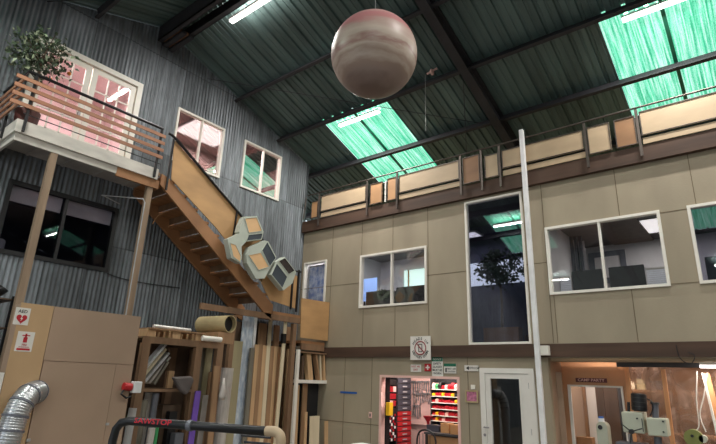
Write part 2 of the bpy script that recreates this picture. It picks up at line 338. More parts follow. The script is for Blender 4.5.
def purlin(x0, x1, y, label, d=.20):
    z = roof_z(y) - .012; sl = -SB if y > RY else SF
    t = Vector((0, 1, sl)).normalized(); n = Vector((0, -sl, 1)).normalized()
    mb = MB(); P = Vector((0, y, z))
    def sec(a0, a1, b0, b1):
        q = [P+t*a0-n*b0, P+t*a1-n*b0, P+t*a1-n*b1, P+t*a0-n*b1]
        mb.prism([Vector((x0, p.y, p.z)) for p in q], (x1-x0, 0, 0))
    sec(-.004, .004, 0, d); sec(-.07, .0, d-.012, d); sec(0, .07, 0, .012)
    sec(-.07, -.062, d-.035, d-.012)
    return struct(mb, 'roof_purlin', 'steel', label, 'purlin')
for y, l in ((6.55, 'steel roof purlin nearest the ridge behind the globe'), (7.98, 'steel roof purlin along the top edge of the green skylights'), (9.42, 'steel roof purlin crossing the green skylights above the parapet'), (10.9, 'steel roof purlin behind the parapet'),
             (3.05, 'steel roof purlin on the near slope next to the ridge'), (1.5, 'steel roof purlin on the near slope above skylights'), (0.0, 'steel roof purlin crossing near skylights'), (-1.6, 'steel roof purlin at the lower edge of near skylights')):
    purlin(-9.2 if y < 9 else -11.2, 9.1, y, l)
def rafter(x, label):
    for (ya, yb) in ((RY, 12.3), (RY, -6.6)):
        mb = MB(); dz0, dz1 = .03, .36
        def pl(xa, xb, da, db): mb.prism([(xa, ya, roof_z(ya)-da), (xb, ya, roof_z(ya)-da), (xb, ya, roof_z(ya)-db), (xa, ya, roof_z(ya)-db)], (0, yb-ya, roof_z(yb)-roof_z(ya)))
        pl(x-.09, x+.09, dz0, dz0+.015); pl(x-.09, x+.09, dz1-.015, dz1); pl(x-.006, x+.006, dz0+.015, dz1-.015)
        struct(mb, 'roof_rafter', 'steel', label[0] if yb > ya else label[1], 'rafter')
rafter(-3.77, ('heavy steel rafter running down the roof right of the globe', 'heavy steel rafter on the near roof slope'))
rafter(2.53, ('heavy steel rafter right of the view', 'heavy steel rafter on the near slope at right'))
rb = thing('ridge_beam', (0, RY, RZ-.4), 'dark steel ridge beam at the peak of the roof', 'ridge beam', None, 'structure')
MB().box(-9.2, 9.1, RY-.20, RY-.18, 8.55, 8.9).box(-9.2, 9.1, RY+.18, RY+.20, 8.55, 8.9).box(-9.2, 9.1, RY-.20, RY-.10, 8.55, 8.57).box(-9.2, 9.1, RY+.10, RY+.2, 8.55, 8.57).build('channel', 'steel', rb)
for i, (yy, zz) in enumerate(((RY-.08, 8.62), (RY+.07, 8.57), (RY-.02, 8.52), (RY+.13, 8.49))):
    MB().box(-9.19, -8.55+.05*i, yy-.05, yy+.05, zz-.03, zz+.03).build('timber_end', 'plyb' if i < 2 else 'steel', rb)
# brace rods in the roof plane
def rod(a, b, r, name, m, label, cat): return solo(MB().tube([a, b], r, 6), name, m, label, cat)
def rp(x, y, off=.25): return Vector((x, y, roof_z(y)-off))
rod(rp(-3.86, 7.9), rp(-5.3, 10.9, .2), .008, 'brace_rod', 'steel', 'thin brace rod slanting down the roof left of the rafter', 'rod')
rod(rp(-9.15, 5.6, .35), rp(-3.9, 9.3, .28), .008, 'brace_rod', 'steel', 'thin brace rod across the roof from the corrugated wall', 'rod')
rod(rp(-9.1, 2.2, .2), rp(-7.9, 3.6, .15), .010, 'brace_rod', 'black', 'dark rod high on the near slope above the balcony tree', 'rod')

# --- back wall: tan plywood with openings; (x0,x1,z0,z1)
HB = {'tall': (aY(464.9, 203, WY).x, -3.30, 2.47, 5.36), 'w3': (aY(361, 256, WY).x, aY(427, 303, WY).x, aY(427, 303, WY).z, 4.56), 'wA': (-2.90, -1.05, 3.31, 4.55), 'wB': (-.66, 1.2, 3.31, 4.55),
      'pw': (-9.10, -8.33, 3.0, 4.60), 'shop': (-6.62, -4.74, 0, 1.87), 'wd': (-4.27, -3.33, 0, 2.0), 'mach': (-3.04, 2.4, 0, 2.22)}
def holed(mb, x0, x1, z0, z1, y0, y1, holes):
    xs = sorted(set([x0, x1] + [h[k] for h in holes for k in (0, 1)])); zs = sorted(set([z0, z1] + [h[k] for h in holes for k in (2, 3)]))
    for a, b in zip(xs[:-1], xs[1:]):
        run = None
        for c, d in zip(zs[:-1], zs[1:]):
            if not any(h[0] < (a+b)/2 < h[1] and h[2] < (c+d)/2 < h[3] for h in holes):
                run = (run[0], d) if run else (c, d)
            elif run: mb.box(a, b, y0, y1, *run); run = None
        if run: mb.box(a, b, y0, y1, *run)
    return mb
wb = struct(holed(MB(), -9.2, 9.2, 0, 5.44, WY, WY+.12, list(HB.values())), 'wall_back', 'wall', 'tan painted plywood wall below the mezzanine', 'wall')
sm = MB()
def vs(px, py, z0, z1): x = aY(px, py, WY).x; sm.box(x-.006, x+.006, WY-.004, WY, z0, z1)
def hs(px, py, x0, x1): z = aY(px, py, WY).z; sm.box(x0, x1, WY-.004, WY, z-.006, z+.006)
vs(332, 260, 2.47, 5.42); vs(362, 245, 4.57, 5.42); vs(393, 235, 4.57, 5.42); vs(428, 240, 2.47, 5.42); vs(363, 320, 2.47, 3.3); vs(395, 320, 2.47, 3.3)
vs(541, 190, 2.47, 5.42); vs(618, 203, 4.56, 5.42); vs(632, 294, 2.47, 3.3); vs(690, 170, 4.56, 5.42); vs(556, 320, 2.47, 3.3)
hs(345, 284.5, -9.2, HB['w3'][0]); hs(440, 274, HB['w3'][1], HB['tall'][0]); hs(541, 263, -3.3, -2.9); hs(673, 211, -1.05, -.66); hs(672, 284, -1.05, -.66)
vs(345, 372, 0, 2.23); vs(372, 372, 0, 2.23); hs(350, 422.5, -9.2, -6.62); vs(468, 380, 0, 2.23)
tag(sm.build('panel_seam', 'seam', wb), 'thin joint lines between plywood sheets')

bm_ = struct(MB().box(-9.2, 9.2, WY-.10, WY+.02, 5.42, 5.71), 'mezzanine_beam', 'beam', 'long dark timber beam at the foot of the mezzanine parapet', 'beam')
bm2 = struct(MB().box(-8.35, 9.2, WY-.06, WY-.002, 2.235, 2.455), 'floor_beam', 'beam', 'dark timber band running over the doors between the storeys', 'beam')
struct(MB().box(-3.04, 2.4, WY+.13, WY+.5, 2.175, 2.23), 'trim_2', 'ply', 'plywood soffit edge under the timber band at right', 'trim')
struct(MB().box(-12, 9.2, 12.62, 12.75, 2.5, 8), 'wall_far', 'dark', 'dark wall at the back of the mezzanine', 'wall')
struct(MB().box(-12, 9.2, WY+.13, 12.6, 5.45, 5.60), 'mezzanine_floor', 'ply', 'mezzanine floor over the offices', 'floor')
# shell beyond the view (closes the hall; wide open bay doors toward the camera side let daylight in)
struct(holed(MB(), -9.3, 9.3, 0, 5.2, -6.9, -6.8, [(-7.5, -2.5, 0, 4.2), (-.5, 4.5, 0, 4.2)]), 'wall_front', 'wall', 'front wall behind the viewer with open bay doors', 'wall')
struct(MB().box(9.2, 9.3, -6.8, 12.6, 0, 6.2).prism([(9.2, -6.8, 5.2), (9.2, 12.6, 6.2), (9.2, RY, RZ)], (.1, 0, 0)), 'wall_right', 'cor', 'right hand gable wall outside the view', 'wall')

# ------------------------------------------------------------ mezzanine parapet
pr = thing('mezzanine_railing', (-4, WY-.14, 5.5), 'plywood panelled mezzanine parapet with steel posts and pipe rail', 'railing')
YP = WY-.13
def bx(px, y=YP): return aY(px, 222-(px-358)*.21+3, y).x      # x on the parapet line
for px in (318, 367, 397.3, 462, 483.3, 502, 590, 643.8):
    x = bx(px); MB().box(x-.022, x+.022, YP-.035, YP-.005, 5.50, 6.38).build('post', 'rust', pr)
for a, b, m, lo, hi in ((310, 316.7, 'plyo', 5.74, 6.20), (319.6, 365.4, 'ply', 5.87, 6.30), (369.5, 382, 'plyo', 5.74, 6.27), (387, 396.2, 'plyo', 5.74, 6.30), (398.8, 460.3, 'ply', 5.87, 6.30), (464, 481, 'plyb', 5.72, 6.32),
                        (486.5, 500.3, 'ply', 5.74, 6.24), (504, 588, 'ply', 5.87, 6.26), (592, 615, 'ply', 5.74, 6.28), (620, 641.5, 'plyb', 5.74, 6.28), (646.5, 735, 'ply', 5.87, 6.32), (.62, 2.7, 'ply', 5.87, 6.32), (2.8, 4.9, 'ply', 5.87, 6.32), (5.0, 7.1, 'plyb', 5.87, 6.32), (7.2, 9.1, 'ply', 5.87, 6.32)):
    x0, x1 = (bx(a), bx(b)) if a > 100 else (a, b)
    p = MB().box(x0, x1, YP-.006, YP+.012, lo, hi).build('guard_panel', m, pr)
    MB().frame(x0, x1, lo, hi, YP-.02, YP-.007, .016).build('panel_frame', 'rust', p)
    if hi > 6.25 and lo > 5.8: MB().box(x0, x1, YP+.01, YP+.03, 5.72, 5.83).build('toe_board', 'ply', pr)
MB().tube([(-9.0, YP-.03, 6.40), (9.1, YP-.03, 6.40)], .018, 8).build('top_rail', 'rust', pr)
MB().tube([(-9.05, YP-.03, 6.36), (-9.12, YP-.03, 5.75)], .016, 8).build('end_rail', 'rust', pr)
MB().tube([(bx(384.5), YP+.02, 5.74), (bx(384.5), YP+.02, 6.25)], .02, 8).build('latch_post', 'white', pr)

# ------------------------------------------------------------ windows in the back wall
def window_back(n, h, label, mull, gm, w=.025, depth=.10):
    x0, x1, z0, z1 = h
    e = thing('window_%d' % n, ((x0+x1)/2, WY, z0), label, 'window', None, 'structure')
    MB().frame(x0-.005, x1+.005, z0-.005, z1+.005, WY-.03, WY+.08, w+.02).build('frame', 'cream', e)
    for m in mull: MB().box(m-w*.6, m+w*.6, WY-.02, WY+.07, z0+w, z1-w).build('mullion', 'cream', e)
    ed = [x0+w] + list(mull) + [x1-w]
    for i, (a, b) in enumerate(zip(ed[:-1], ed[1:])):
        y = WY+.03+.02*(i % 2); MB().box(a, b, y, y+.004, z0+w, z1-w).build('pane', gm, e)
    return e
window_back(1, HB['tall'], 'tall dark window with a potted tree behind it, beside the white pipe', [], 'glt', .02)
window_back(2, HB['w3'], 'two pane white framed window left of the tall window', [aY(391.5, 275, WY).x], 'gl')
window_back(3, HB['wA'], 'two pane window right of the white pipe with monitors behind it', [aY(602, 255, WY).x], 'gl')
window_back(4, HB['wB'], 'window cut off by the right edge reflecting green skylight', [.27], 'glt')
e = window_back(5, HB['pw'], 'small corner window beside the stairs showing a blue poster', [], 'gl', .025)

# ------------------------------------------------------------ windows in the left wall
def window_left(n, h, label, mull, gm, fm='cream', w=.025):
    y0, y1, z0, z1 = h
    e = thing('window_%d' % n, (WX, (y0+y1)/2, z0), label, 'window', None, 'structure')
    MB().frame(y0-.01, y1+.01, z0-.01, z1+.01, WX-.06, WX+.04, w+.02, 'x').build('frame', fm, e)
    for m in mull: MB().box(WX-.05, WX+.03, m-w*.5, m+w*.5, z0+w, z1-w).build('mullion', fm, e)
    ed = [y0+w] + list(mull) + [y1-w]
    for i, (a, b) in enumerate(zip(ed[:-1], ed[1:])):
        x = WX-.01-.02*(i % 2); MB().box(x-.004, x, a, b, z0+w, z1-w).build('pane', gm, e)
    return e
window_left(6, LW['w1'], 'white two pane window at the head of the stairs', [aX(200, 140, WX).y], 'glr')
window_left(7, LW['w2'], 'white two pane window right of the stair head window', [aX(262, 170, WX).y], 'glr')
bw = window_left(8, LW['blk'], 'wide black framed window under the balcony with roller blinds', [aX(66, 205, WX).y], 'gld', 'blacksteel', .05)
ym = aX(66, 205, WX).y
for a, b in ((LW['blk'][0]+.06, ym-.04), (ym+.04, LW['blk'][1]-.06)): MB().box(WX-.09, WX-.08, a, b, 4.36, 4.66).build('roller_blind', 'blind', bw)

fd = thing('door_2', (WX, 3.22, 5.25), 'white glazed double doors opening onto the balcony', 'door', None, 'structure')
y0, y1, z0, z1 = LW['door']
MB().frame(y0-.05, y1+.05, z0-.05, z1+.06, WX-.06, WX+.05, .10, 'x').build('frame', 'cream', fd)
for a, b in ((y0+.06, 3.215), (3.235, y1-.06)):
    l = MB().frame(a, b, z0+.06, z1-.05, WX-.04, WX+.0, .10, 'x').build('leaf', 'cream', fd)
    mu = MB()
    for k in range(1, 3): yy = a+.1+(b-a-.2)*k/3; mu.box(WX-.03, WX-.01, yy-.012, yy+.012, z0+.16, z1-.15)
    for k in range(1, 5): zz = z0+.16+(z1-z0-.31)*k/5; mu.box(WX-.03, WX-.01, a+.1, b-.1, zz-.012, zz+.012)
    mu.build('muntin', 'cream', l); MB().box(WX-.022, WX-.018, a+.1, b-.1, z0+.16, z1-.15).build('pane', 'gl', l)
MB().box(WX+.0, WX+.05, 3.12, 3.16, 6.2, 6.28).build('handle', 'tool', fd)

# rooms behind the left wall
def room(x0, x1, y0, y1, z0, z1, m, name, label, open_side, cm=None, fm='carpet', t=.05):
    mb = MB()
    if open_side != '-x': mb.box(x0-t, x0, y0, y1, z0, z1)
    if open_side != '+x': mb.box(x1, x1+t, y0, y1, z0, z1)
    if open_side != '-y': mb.box(x0, x1, y0-t, y0, z0, z1)
    if open_side != '+y': mb.box(x0, x1, y1, y1+t, z0, z1)
    struct(mb, 'wall_'+name, m, label+' walls', 'wall')
    struct(MB().box(x0, x1, y0, y1, z1, z1+t), 'ceiling_'+name, cm or m, label+' ceiling', 'ceiling')
    struct(MB().box(x0, x1, y0, y1, z0-t, z0), 'floor_'+name, fm, label+' floor', 'floor')
room(-11.6, WX-.12, .9, 4.55, 5.2, 7.75, 'pinkw', 'balcony_room', 'pink room behind the balcony doors', '+x')
room(-11.6, WX-.12, 4.75, 8.95, 5.2, 7.75, 'mauve', 'stair_room', 'mauve room behind the stair windows', '+x')
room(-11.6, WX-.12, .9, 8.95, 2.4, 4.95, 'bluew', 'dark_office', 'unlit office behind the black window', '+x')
solo(MB().box(-11.58, -11.55, 5.0, 7.4, 5.3, 7.2), 'roller_curtain', 'mauve', 'plain mauve curtain hanging inside the stair head window', 'curtain')
solo(MB().sphere((-9.75, 6.15, 6.1), .22, 14, 8, (1, 1.5, .8)).box(-10, -9.5, 5.85, 6.45, 5.25, 5.95), 'office_chair', 'b6', 'dark upholstered chair back inside the stair head window', 'chair')
solo(MB().box(-9.75, -9.55, 2.3, 2.62, 3.5, 3.78), 'chair_back', 'greyl', 'pale rounded chair back inside the black window', 'chair back', bevel=.05)

# offices behind the back wall
YB = WY+.13
room(-9.15, -5.45, YB, 12.5, 2.5, 5.30, 'office', 'office', 'pale office behind the two pane window', '-y', 'ceilt')
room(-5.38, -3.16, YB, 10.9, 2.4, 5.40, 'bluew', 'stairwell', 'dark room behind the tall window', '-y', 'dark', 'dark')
room(-3.1, 3.0, YB, 12.5, 2.5, 4.95, 'office', 'studio', 'white studio behind the right windows', '-y', 'ceilt')
# ------------------------------------------------------------ lights
def area(name, loc, sx, sy, power, col=(1, .96, .92), rot=(0, 0, 0), parent=None):
    d = bpy.data.lights.new(name, 'AREA'); d.shape = 'RECTANGLE'; d.size = sx; d.size_y = sy; d.energy = power; d.color = col
    o = bpy.data.objects.new(name, d); COL.objects.link(o); o.rotation_euler = rot
    o.location = Vector(loc) - (parent_loc(parent) if parent else Vector((0, 0, 0)))
    if parent: o.parent = parent
    return o
LP = 120
def strip(x, y, z, label, group=None, L=1.2, power=None):
    e = thing('ceiling_strip_light', (x, y, z), label, 'light', group)
    MB().box(x-L/2, x+L/2, y-.06, y+.06, z+.035, z+.08).build('housing', 'white', e)
    MB().box(x-L/2, x+L/2, y-.045, y+.045, z, z+.035).build('diffuser', 'lamp', e)
    for s in (-.4, .4): MB().tube([(x+s, y, z+.08), (x+s, y, roof_z(y)-.01)], .004, 4).build('hanger', 'black', e)
    area('strip_lamp', (x, y, z-.02), L, .1, power or LP, parent=e)
    area('strip_lamp', (x, y, z+.09), L, .1, (power or LP)*.22, rot=(PI, 0, 0), parent=e)
strip(-6.77, 8.25, 7.66, 'glowing strip light under the left green skylight')
strip(-.45, 8.22, 7.68, 'glowing strip light under the green skylight at top right')
strip(-6.75, 4.84, 8.46, 'glowing strip light beside the ridge beam near top left')
HID = 'fill strip lights of the hall above and beside the view'
for x, y in ((5.8, 8.25), (-.45, 4.84), (5.8, 4.84), (-6.9, .75), (-.45, .75), (5.8, .75), (-6.75, -3.5), (-.45, -3.5), (5.8, -3.5)):
    strip(x, y, roof_z(y)-.22, 'glowing strip light repeated unseen along the roof as fill', HID)  # unseen lamp rows carried on along the hall as fill light
def ceil_panel(x0, x1, y0, y1, z, power, label, col=(1, .97, .95), m='panel'):
    e = thing('ceiling_light', ((x0+x1)/2, (y0+y1)/2, z), label, 'light')
    MB().box(x0, x1, y0, y1, z-.03, z).build('diffuser', m, e)
    MB().box(x0-.03, x0, y0, y1, z-.04, z).box(x1, x1+.03, y0, y1, z-.04, z).box(x0, x1, y0-.03, y0, z-.04, z).box(x0, x1, y1, y1+.03, z-.04, z).build('frame', 'greyl', e)
    area('panel_lamp', ((x0+x1)/2, (y0+y1)/2, z-.06), x1-x0, y1-y0, power, col, parent=e)
q0, q1 = aZ(640.6, 232.9, 4.94), aZ(655.7, 216.5, 4.94)
ceil_panel(q0.x-.25, q1.x+.1, min(q0.y, q1.y), max(q0.y, q1.y), 4.94, 34, 'bright ceiling light panel inside the window with two monitors')
ceil_panel(.2, 1.4, 10.6, 11.8, 4.94, 16, 'ceiling light panel in the room at the right edge')
ceil_panel(-8.2, -7.0, 10.0, 10.8, 5.29, 45, 'unseen light panel added to light the office left of the tall window', (.86, .9, 1))  # added to light the office, hidden behind the window head
ceil_panel(-9.85, -9.45, 2.2, 3.8, 7.74, 100, 'unseen light panel lighting the pink room behind the balcony doors', (1, .9, .9))  # kept out of sight behind the lintel to light the pink room
ceil_panel(-8.95, -8.35, 9.5, 9.9, 5.29, 14, 'small light panel added to brighten the blue poster')  # lamp added only to make the poster brighter
ceil_panel(-11, -10, 6.0, 7.2, 7.74, 260, 'light panel added to brighten the mauve room behind the stair windows', (1, .92, .88))  # extra lamp put in so the mauve interior shows through the glass
ceil_panel(-6.2, -5.0, 9.3, 9.75, 2.28, 34, 'ceiling light panel in the bright tool room', (1, .88, .84))
ceil_panel(-2.7, -1.9, 10.2, 10.5, 2.40, 14, 'light panel added behind the white framed doorway', (1, .88, .8))  # lamp added for the panels standing behind the glass doorway
W = bpy.data.worlds.new('overcast_sky'); SC.world = W; W.use_nodes = True
W.node_tree.nodes['Background'].inputs[0].default_value = (.80, .90, 1, 1); W.node_tree.nodes['Background'].inputs[1].default_value = 1.5

# =================================================================== BALCONY + STAIRS
BX = -8.2; BY0, BY1 = 2.0, 4.36
bal = thing('balcony', (-8.7, 3.2, 4.95), 'white fascia timber balcony deck on two weathered posts', 'balcony')
MB().box(WX+.03, BX-.04, BY0+.04, BY1, 5.20, 5.26).build('deck', 'rackw', bal)
MB().box(BX-.04, BX, BY0, BY1-.06, 5.10, 5.30).box(WX+.03, BX-.04, BY0, BY0+.04, 5.10, 5.30).build('upper_fascia', 'dirtywhite', bal)
MB().box(BX-.08, BX-.045, BY0+.03, aX(118, 170, BX).y, 4.98, 5.10).box(WX+.03, BX-.08, BY0+.03, BY0+.065, 4.98, 5.10).build('lower_fascia', 'dirtywhite', bal)
MB().box(BX-.08, BX-.03, aX(118, 170, BX).y, BY1, 4.94, 5.10).build('timber_fascia', 'stair', bal)
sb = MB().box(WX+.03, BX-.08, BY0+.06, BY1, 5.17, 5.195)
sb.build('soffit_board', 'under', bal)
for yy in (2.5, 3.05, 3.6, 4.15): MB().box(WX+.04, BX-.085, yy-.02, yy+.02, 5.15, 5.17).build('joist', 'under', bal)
for yy, nm in ((2.60, 0), (4.22, 1)):
    p = MB().box(BX-.14, BX-.05, yy-.05, yy+.05, 0, 4.98).build('post', 'post', bal)
MB().tube([(BX-.02, 4.15, 0.3), (BX-.02, 4.15, 4.62), (BX-.04, 4.12, 4.68), (BX-.55, 3.62, 4.70), (BX-.55, 3.66, 4.70), (WX+.3, 4.05, 4.7)], .010, 6).build('conduit', 'greyl', bal)

br = thing('balcony_railing', (BX, 3.2, 5.30), 'balcony railing of orange brown slats with black steel top rail', 'railing')
for yy in (BY0+.10, 4.22): MB().box(BX+.002, BX+.035, yy-.018, yy+.018, 5.12, 6.08).build('post', 'blacksteel', br)
MB().box(WX+.5, WX+.53, BY0-.035, BY0-.002, 5.12, 6.08).build('post', 'blacksteel', br)
for zz in (5.52, 5.66, 5.80, 5.94):
    MB().box(BX+.036, BX+.058, BY0-.16, 4.30, zz-.03, zz+.03).build('slat', 'slat', br)
    MB().box(WX+.03, BX+.02, BY0-.06, BY0-.037, zz-.03, zz+.03).build('slat', 'slat', br)
for zz in (5.40,):
    MB().tube([(BX+.02, BY0+.05, zz), (BX+.02, 4.3, zz)], .009, 6).build('wire_rail', 'blacksteel', br)
MB().tube([(WX+.04, BY0-.02, 6.09), (BX+.02, BY0-.02, 6.09), (BX+.02, 4.24, 6.09)], .027, 8).build('top_rail', 'blacksteel', br)

st = thing('staircase', (-8.7, 5.7, 3.0), 'brown timber staircase descending beside the corrugated wall', 'stairs')
SA, SZ = (4.36, 5.26), (7.26, 3.24)
slope = (SZ[1]-SA[1])/(SZ[0]-SA[0])
def nose(y): return SA[1] + slope*(y-SA[0])
def stringer(x): return MB().prism([(x, 4.37, 5.24), (x, 4.52, 5.20), (x, 7.32, nose(7.32)+.03), (x, 7.32, 3.045), (x, 7.29, 3.045), (x, 7.29, 2.94), (x, 7.16, 2.99), (x, 4.37, nose(4.37)-.22)], (.05, 0, 0))
stringer(BX-.05).build('stringer', 'stair', st); stringer(WX+.05).build('stringer', 'stair', st)
NT = 10
for k in range(NT):
    yk = SA[0]+.02+(k+.5)*(SZ[0]-SA[0])/(NT+.5); zk = SA[1]-(k+.42)*(SA[1]-SZ[1])/(NT+.5)
    t = MB().box(WX+.06, BX-.002, yk-.15, yk+.14, zk-.04, zk).build('tread', 'stair', st)
    MB().box(WX+.06, BX-.06, yk+.12, yk+.14, zk-.17, zk-.04).build('riser', 'rackw', st)
MB().box(WX+.05, BX, 7.30, 8.24, 3.04, 3.10).build('landing', 'stair', st)
MB().box(WX+.05, BX, 8.24, 9.02, 2.50, 2.56).build('lower_landing', 'stair', st)
MB().box(BX-.05, BX, 8.26, 9.02, 2.36, 2.50).build('landing_edge', 'rackw', st)
MB().box(BX-.05, BX, aX(201, 305, BX).y, 8.24, 2.92, 3.04).build('landing_edge', 'rackw', st)
GX = BX+.03
gp = [aX(x, y, GX) for x, y in ((174.5, 140), (171.5, 179), (216, 227.5), (230, 245), (246, 264), (262, 282), (268, 247))]
MB().prism([(p.x, p.y, p.z) for p in gp], (-.02, 0, 0)).build('guard_panel', 'guard', st)
gp = [aX(x, y, GX) for x, y in ((252, 262), (270, 300), (297, 309), (299.5, 277), (272, 266))]
MB().prism([(p.x, p.y, p.z) for p in gp], (-.02, 0, 0)).build('guard_panel', 'guard', st)
gp = [aX(x, y, GX) for x, y in ((301.5, 298), (300.5, 337.5), (328.5, 341), (330, 302.5))]
MB().prism([(p.x, p.y, p.z) for p in gp], (-.02, 0, 0)).build('guard_panel', 'guard', st)
hr = [aX(x, y, BX+.055) for x, y in ((169, 133.5), (172, 135), (176, 139), (240, 214), (268, 246))]
MB().tube(hr, .026, 8).build('handrail', 'blacksteel', st)
for a, b in (((174, 139), (166, 190)), ((237, 212), (232, 245))):
    p, q = aX(*a, GX+.02), aX(*b, GX+.02); MB().bar(p, q, .03, .03).build('rail_post', 'blacksteel', st)
for a, b in (((299, 270), (296, 312)), ((293, 276), (289, 309))):
    p, q = aX(*a, GX+.02), aX(*b, GX+.02); MB().bar(p, (q.x, p.y, q.z), .035, .035).build('rail_post', 'blacksteel', st)
p, q = aX(288, 270, GX+.03), aX(301, 272, GX+.03); MB().tube([p, q], .02, 8).build('handrail', 'blacksteel', st)

# hexagonal cubby sculpture hung on the stair guard
hx = thing('hanging_hexagon_sculpture', aX(262, 262, BX+.1), 'cluster of four pale hexagonal boxes with tan and slate faces hung on the stair rail', 'wall sculpture')
HX = BX+.10; HD = .26
# each box: outline (photo corners on its front plane), then coloured rhombus faces
HEX = [(((240.3, 225.3), (244.5, 216.5), (257, 216), (263.6, 231.6), (262, 239.6), (246, 241.6), (238.8, 231.6)), [('hexp', ((244.6, 218.4), (256.4, 217.4), (261.8, 231), (248.7, 232.7))), ('hexn', ((248.4, 234.9), (262.4, 233.4), (261.2, 239), (246.4, 240.9)))]),
       (((227.6, 239), (240.5, 233), (246, 242), (241.5, 246.5), (242, 257), (240.5, 263.3), (231.3, 258)), [('hexp', ((230, 243), (235.6, 245), (240.6, 256), (240, 262), (233, 256.6)))]),
       (((247, 254), (250, 247), (264.5, 240.3), (268.4, 241.5), (276.2, 257), (264.6, 278.4), (256, 278.8), (247, 263)), [('hexp', ((248.4, 255.2), (260.7, 252.7), (268.6, 266.8), (258.3, 270))), ('hexn', ((261.8, 250.5), (267.1, 241.8), (275.6, 258), (269.7, 266.5)))]),
       (((276, 262), (284.8, 256.8), (296.2, 272), (292.4, 283.3), (283.5, 290.4), (270.6, 274.6)), [('hexd', ((278.5, 261), (284.8, 258), (294.6, 270.7), (288.6, 274.3))), ('hexn', ((276.5, 263.3), (287.1, 277), (282.2, 288.2), (271.4, 274.6)))])]
for k, (out, faces) in enumerate(HEX):
    P = [aX(x, y, HX+.15+.02*k) for x, y in out]
    cx = sum((p for p in P), Vector())/len(P)
    mb = MB(); n = len(P); D = Vector((-.14, 0, 0))
    mb.prism(P, D)
    b = mb.build('hexagonal_box', 'hexw', hx)
    for m, q in faces:
        Q = [aX(x, y, HX+.151+.02*k) for x, y in q]
        MB().prism(Q, (.004, 0, 0)).build('face_panel', m, b)
        rim = MB()
        for i in range(len(Q)): rim.bar(Q[i]+Vector((.006, 0, 0)), Q[(i+1) % len(Q)]+Vector((.006, 0, 0)), .008, .012, (0, 0, 1) if abs((Q[(i+1) % len(Q)]-Q[i]).z) < .1 else (0, 1, 0))
        rim.build('face_rim', 'hexw', b)

# =================================================================== GLOBE
gc = Vector((-3.485, 4.52, 5.875)); gr = .57
g = thing('planet_globe', gc, 'large glossy swirled pink and beige globe hanging from the ridge', 'globe')
s = MB().sphere(gc, gr, 64, 40).build('sphere', globe_mat(), g, smooth=True)
MB().tube([gc+Vector((0, 0, gr-.01)), gc+Vector((0, 0, gr+.05))], .03, 10).build('cap', 'tool', g)
MB().tube([gc+Vector((0, 0, gr+.05)), (gc.x, gc.y, 8.56)], .006, 6).build('cable', 'greyl', g)

# small items on the roof steel
pl_ = aY(432, 72, 7.80)
e = thing('pulley_block', pl_, 'small pale pulley hanging from a purlin right of the globe', 'pulley')
MB().sphere(pl_, .07, 10, 6, (.5, 1, 1)).build('wheel', 'pinkpeg', e); MB().bar(pl_+Vector((0, 0, -.02)), pl_+Vector((0, 0, .30)), .02, .02).build('hook', 'tool', e)
MB().bar(pl_+Vector((-.12, 0, .0)), pl_+Vector((.12, 0, .04)), .03, .03).build('cross_bar', 'pinkpeg', e)
MB().tube([pl_+Vector((-.16, 0, 0)), (pl_.x-.16, pl_.y, pl_.z-1.3)], .004, 4).build('cord', 'greyl', e)

# =================================================================== TREES
def tree(base, h_stem, cr, nleaf, ls, potdim, label, cat='potted tree', fruit=0, squash=.85, leafm='leaf', group=None, pale=0):
    base = Vector(base)
    e = thing('potted_tree', base, label, cat, group)
    rr = random.Random(int(abs(base.x*100))+nleaf)
    pw, ph = potdim
    MB().tube([base, base+Vector((0, 0, ph*.1)), base+Vector((0, 0, ph))], 1, 16, radii=[pw*.38, pw*.4, pw*.5]).build('pot', 'pot', e)
    c = base+Vector((0, 0, ph+h_stem)); tk = MB()
    tk.tube([base+Vector((0, 0, ph*.9)), base+Vector((.02, .01, ph+h_stem*.5)), c], .03, 7, radii=[.032, .026, .018])
    lf = MB(); lp = MB()
    for k in range(9):
        a = rr.random()*2*PI; z = rr.uniform(-.5, .7); q = c+Vector((math.cos(a)*cr*.7, math.sin(a)*cr*.7, z*cr*squash))
        tk.tube([c-Vector((0, 0, cr*.4)), (c+q)/2+Vector((0, 0, -.02)), q], .01, 5, radii=[.014, .009, .005])
    tk.build('trunk', 'bark', e)
    # twig clusters, so the crown has gaps
    cl = []
    for k in range(70):
        a = rr.random()*2*PI; z = rr.uniform(-1, 1); r = cr*rr.uniform(.35, 1.0); s = math.sqrt(1-z*z)
        cl.append(c+Vector((math.cos(a)*s*r, math.sin(a)*s*r, z*r*squash)))
    for k in range(nleaf):
        q = cl[rr.randrange(len(cl))] + Vector((rr.gauss(0, 1), rr.gauss(0, 1), rr.gauss(0, 1)))*cr*.13
        d = Vector((rr.gauss(0, 1), rr.gauss(0, 1), rr.gauss(-.2, .8))).normalized(); sd = d.cross(Vector((rr.gauss(0, 1), rr.gauss(0, 1), rr.gauss(0, 1)))).normalized(); n = d.cross(sd)
        L = ls*rr.uniform(.7, 1.3); w = L*.27
        (lp if rr.random() < pale else lf).add([q, q+d*L*.45+sd*w-n*L*.05, q+d*L+n*L*.12, q+d*L*.45-sd*w-n*L*.05, q+d*L*.5+n*L*.06], [(0, 1, 4), (1, 2, 4), (2, 3, 4), (3, 0, 4)])
    tag(lf.build('foliage', leafm, e), None)
    if lp.v: lp.build('pale_foliage', 'leafp', e)
    for k in range(fruit):
        a = rr.random()*2*PI; z = rr.uniform(-.6, .9); s = math.sqrt(1-z*z)
        MB().sphere(c+Vector((math.cos(a)*s*cr, math.sin(a)*s*cr, z*cr*squash)), .035, 8, 6).build('fruit', 'orange', e)
    return e
tc_ = aX(43, 55, -8.68)
tree((-8.68, tc_.y, 5.262), tc_.z-5.262-.40, .46, 900, .085, (.36, .40), 'round leafy green tree in a brown pot on the balcony corner', fruit=2, pale=.2)
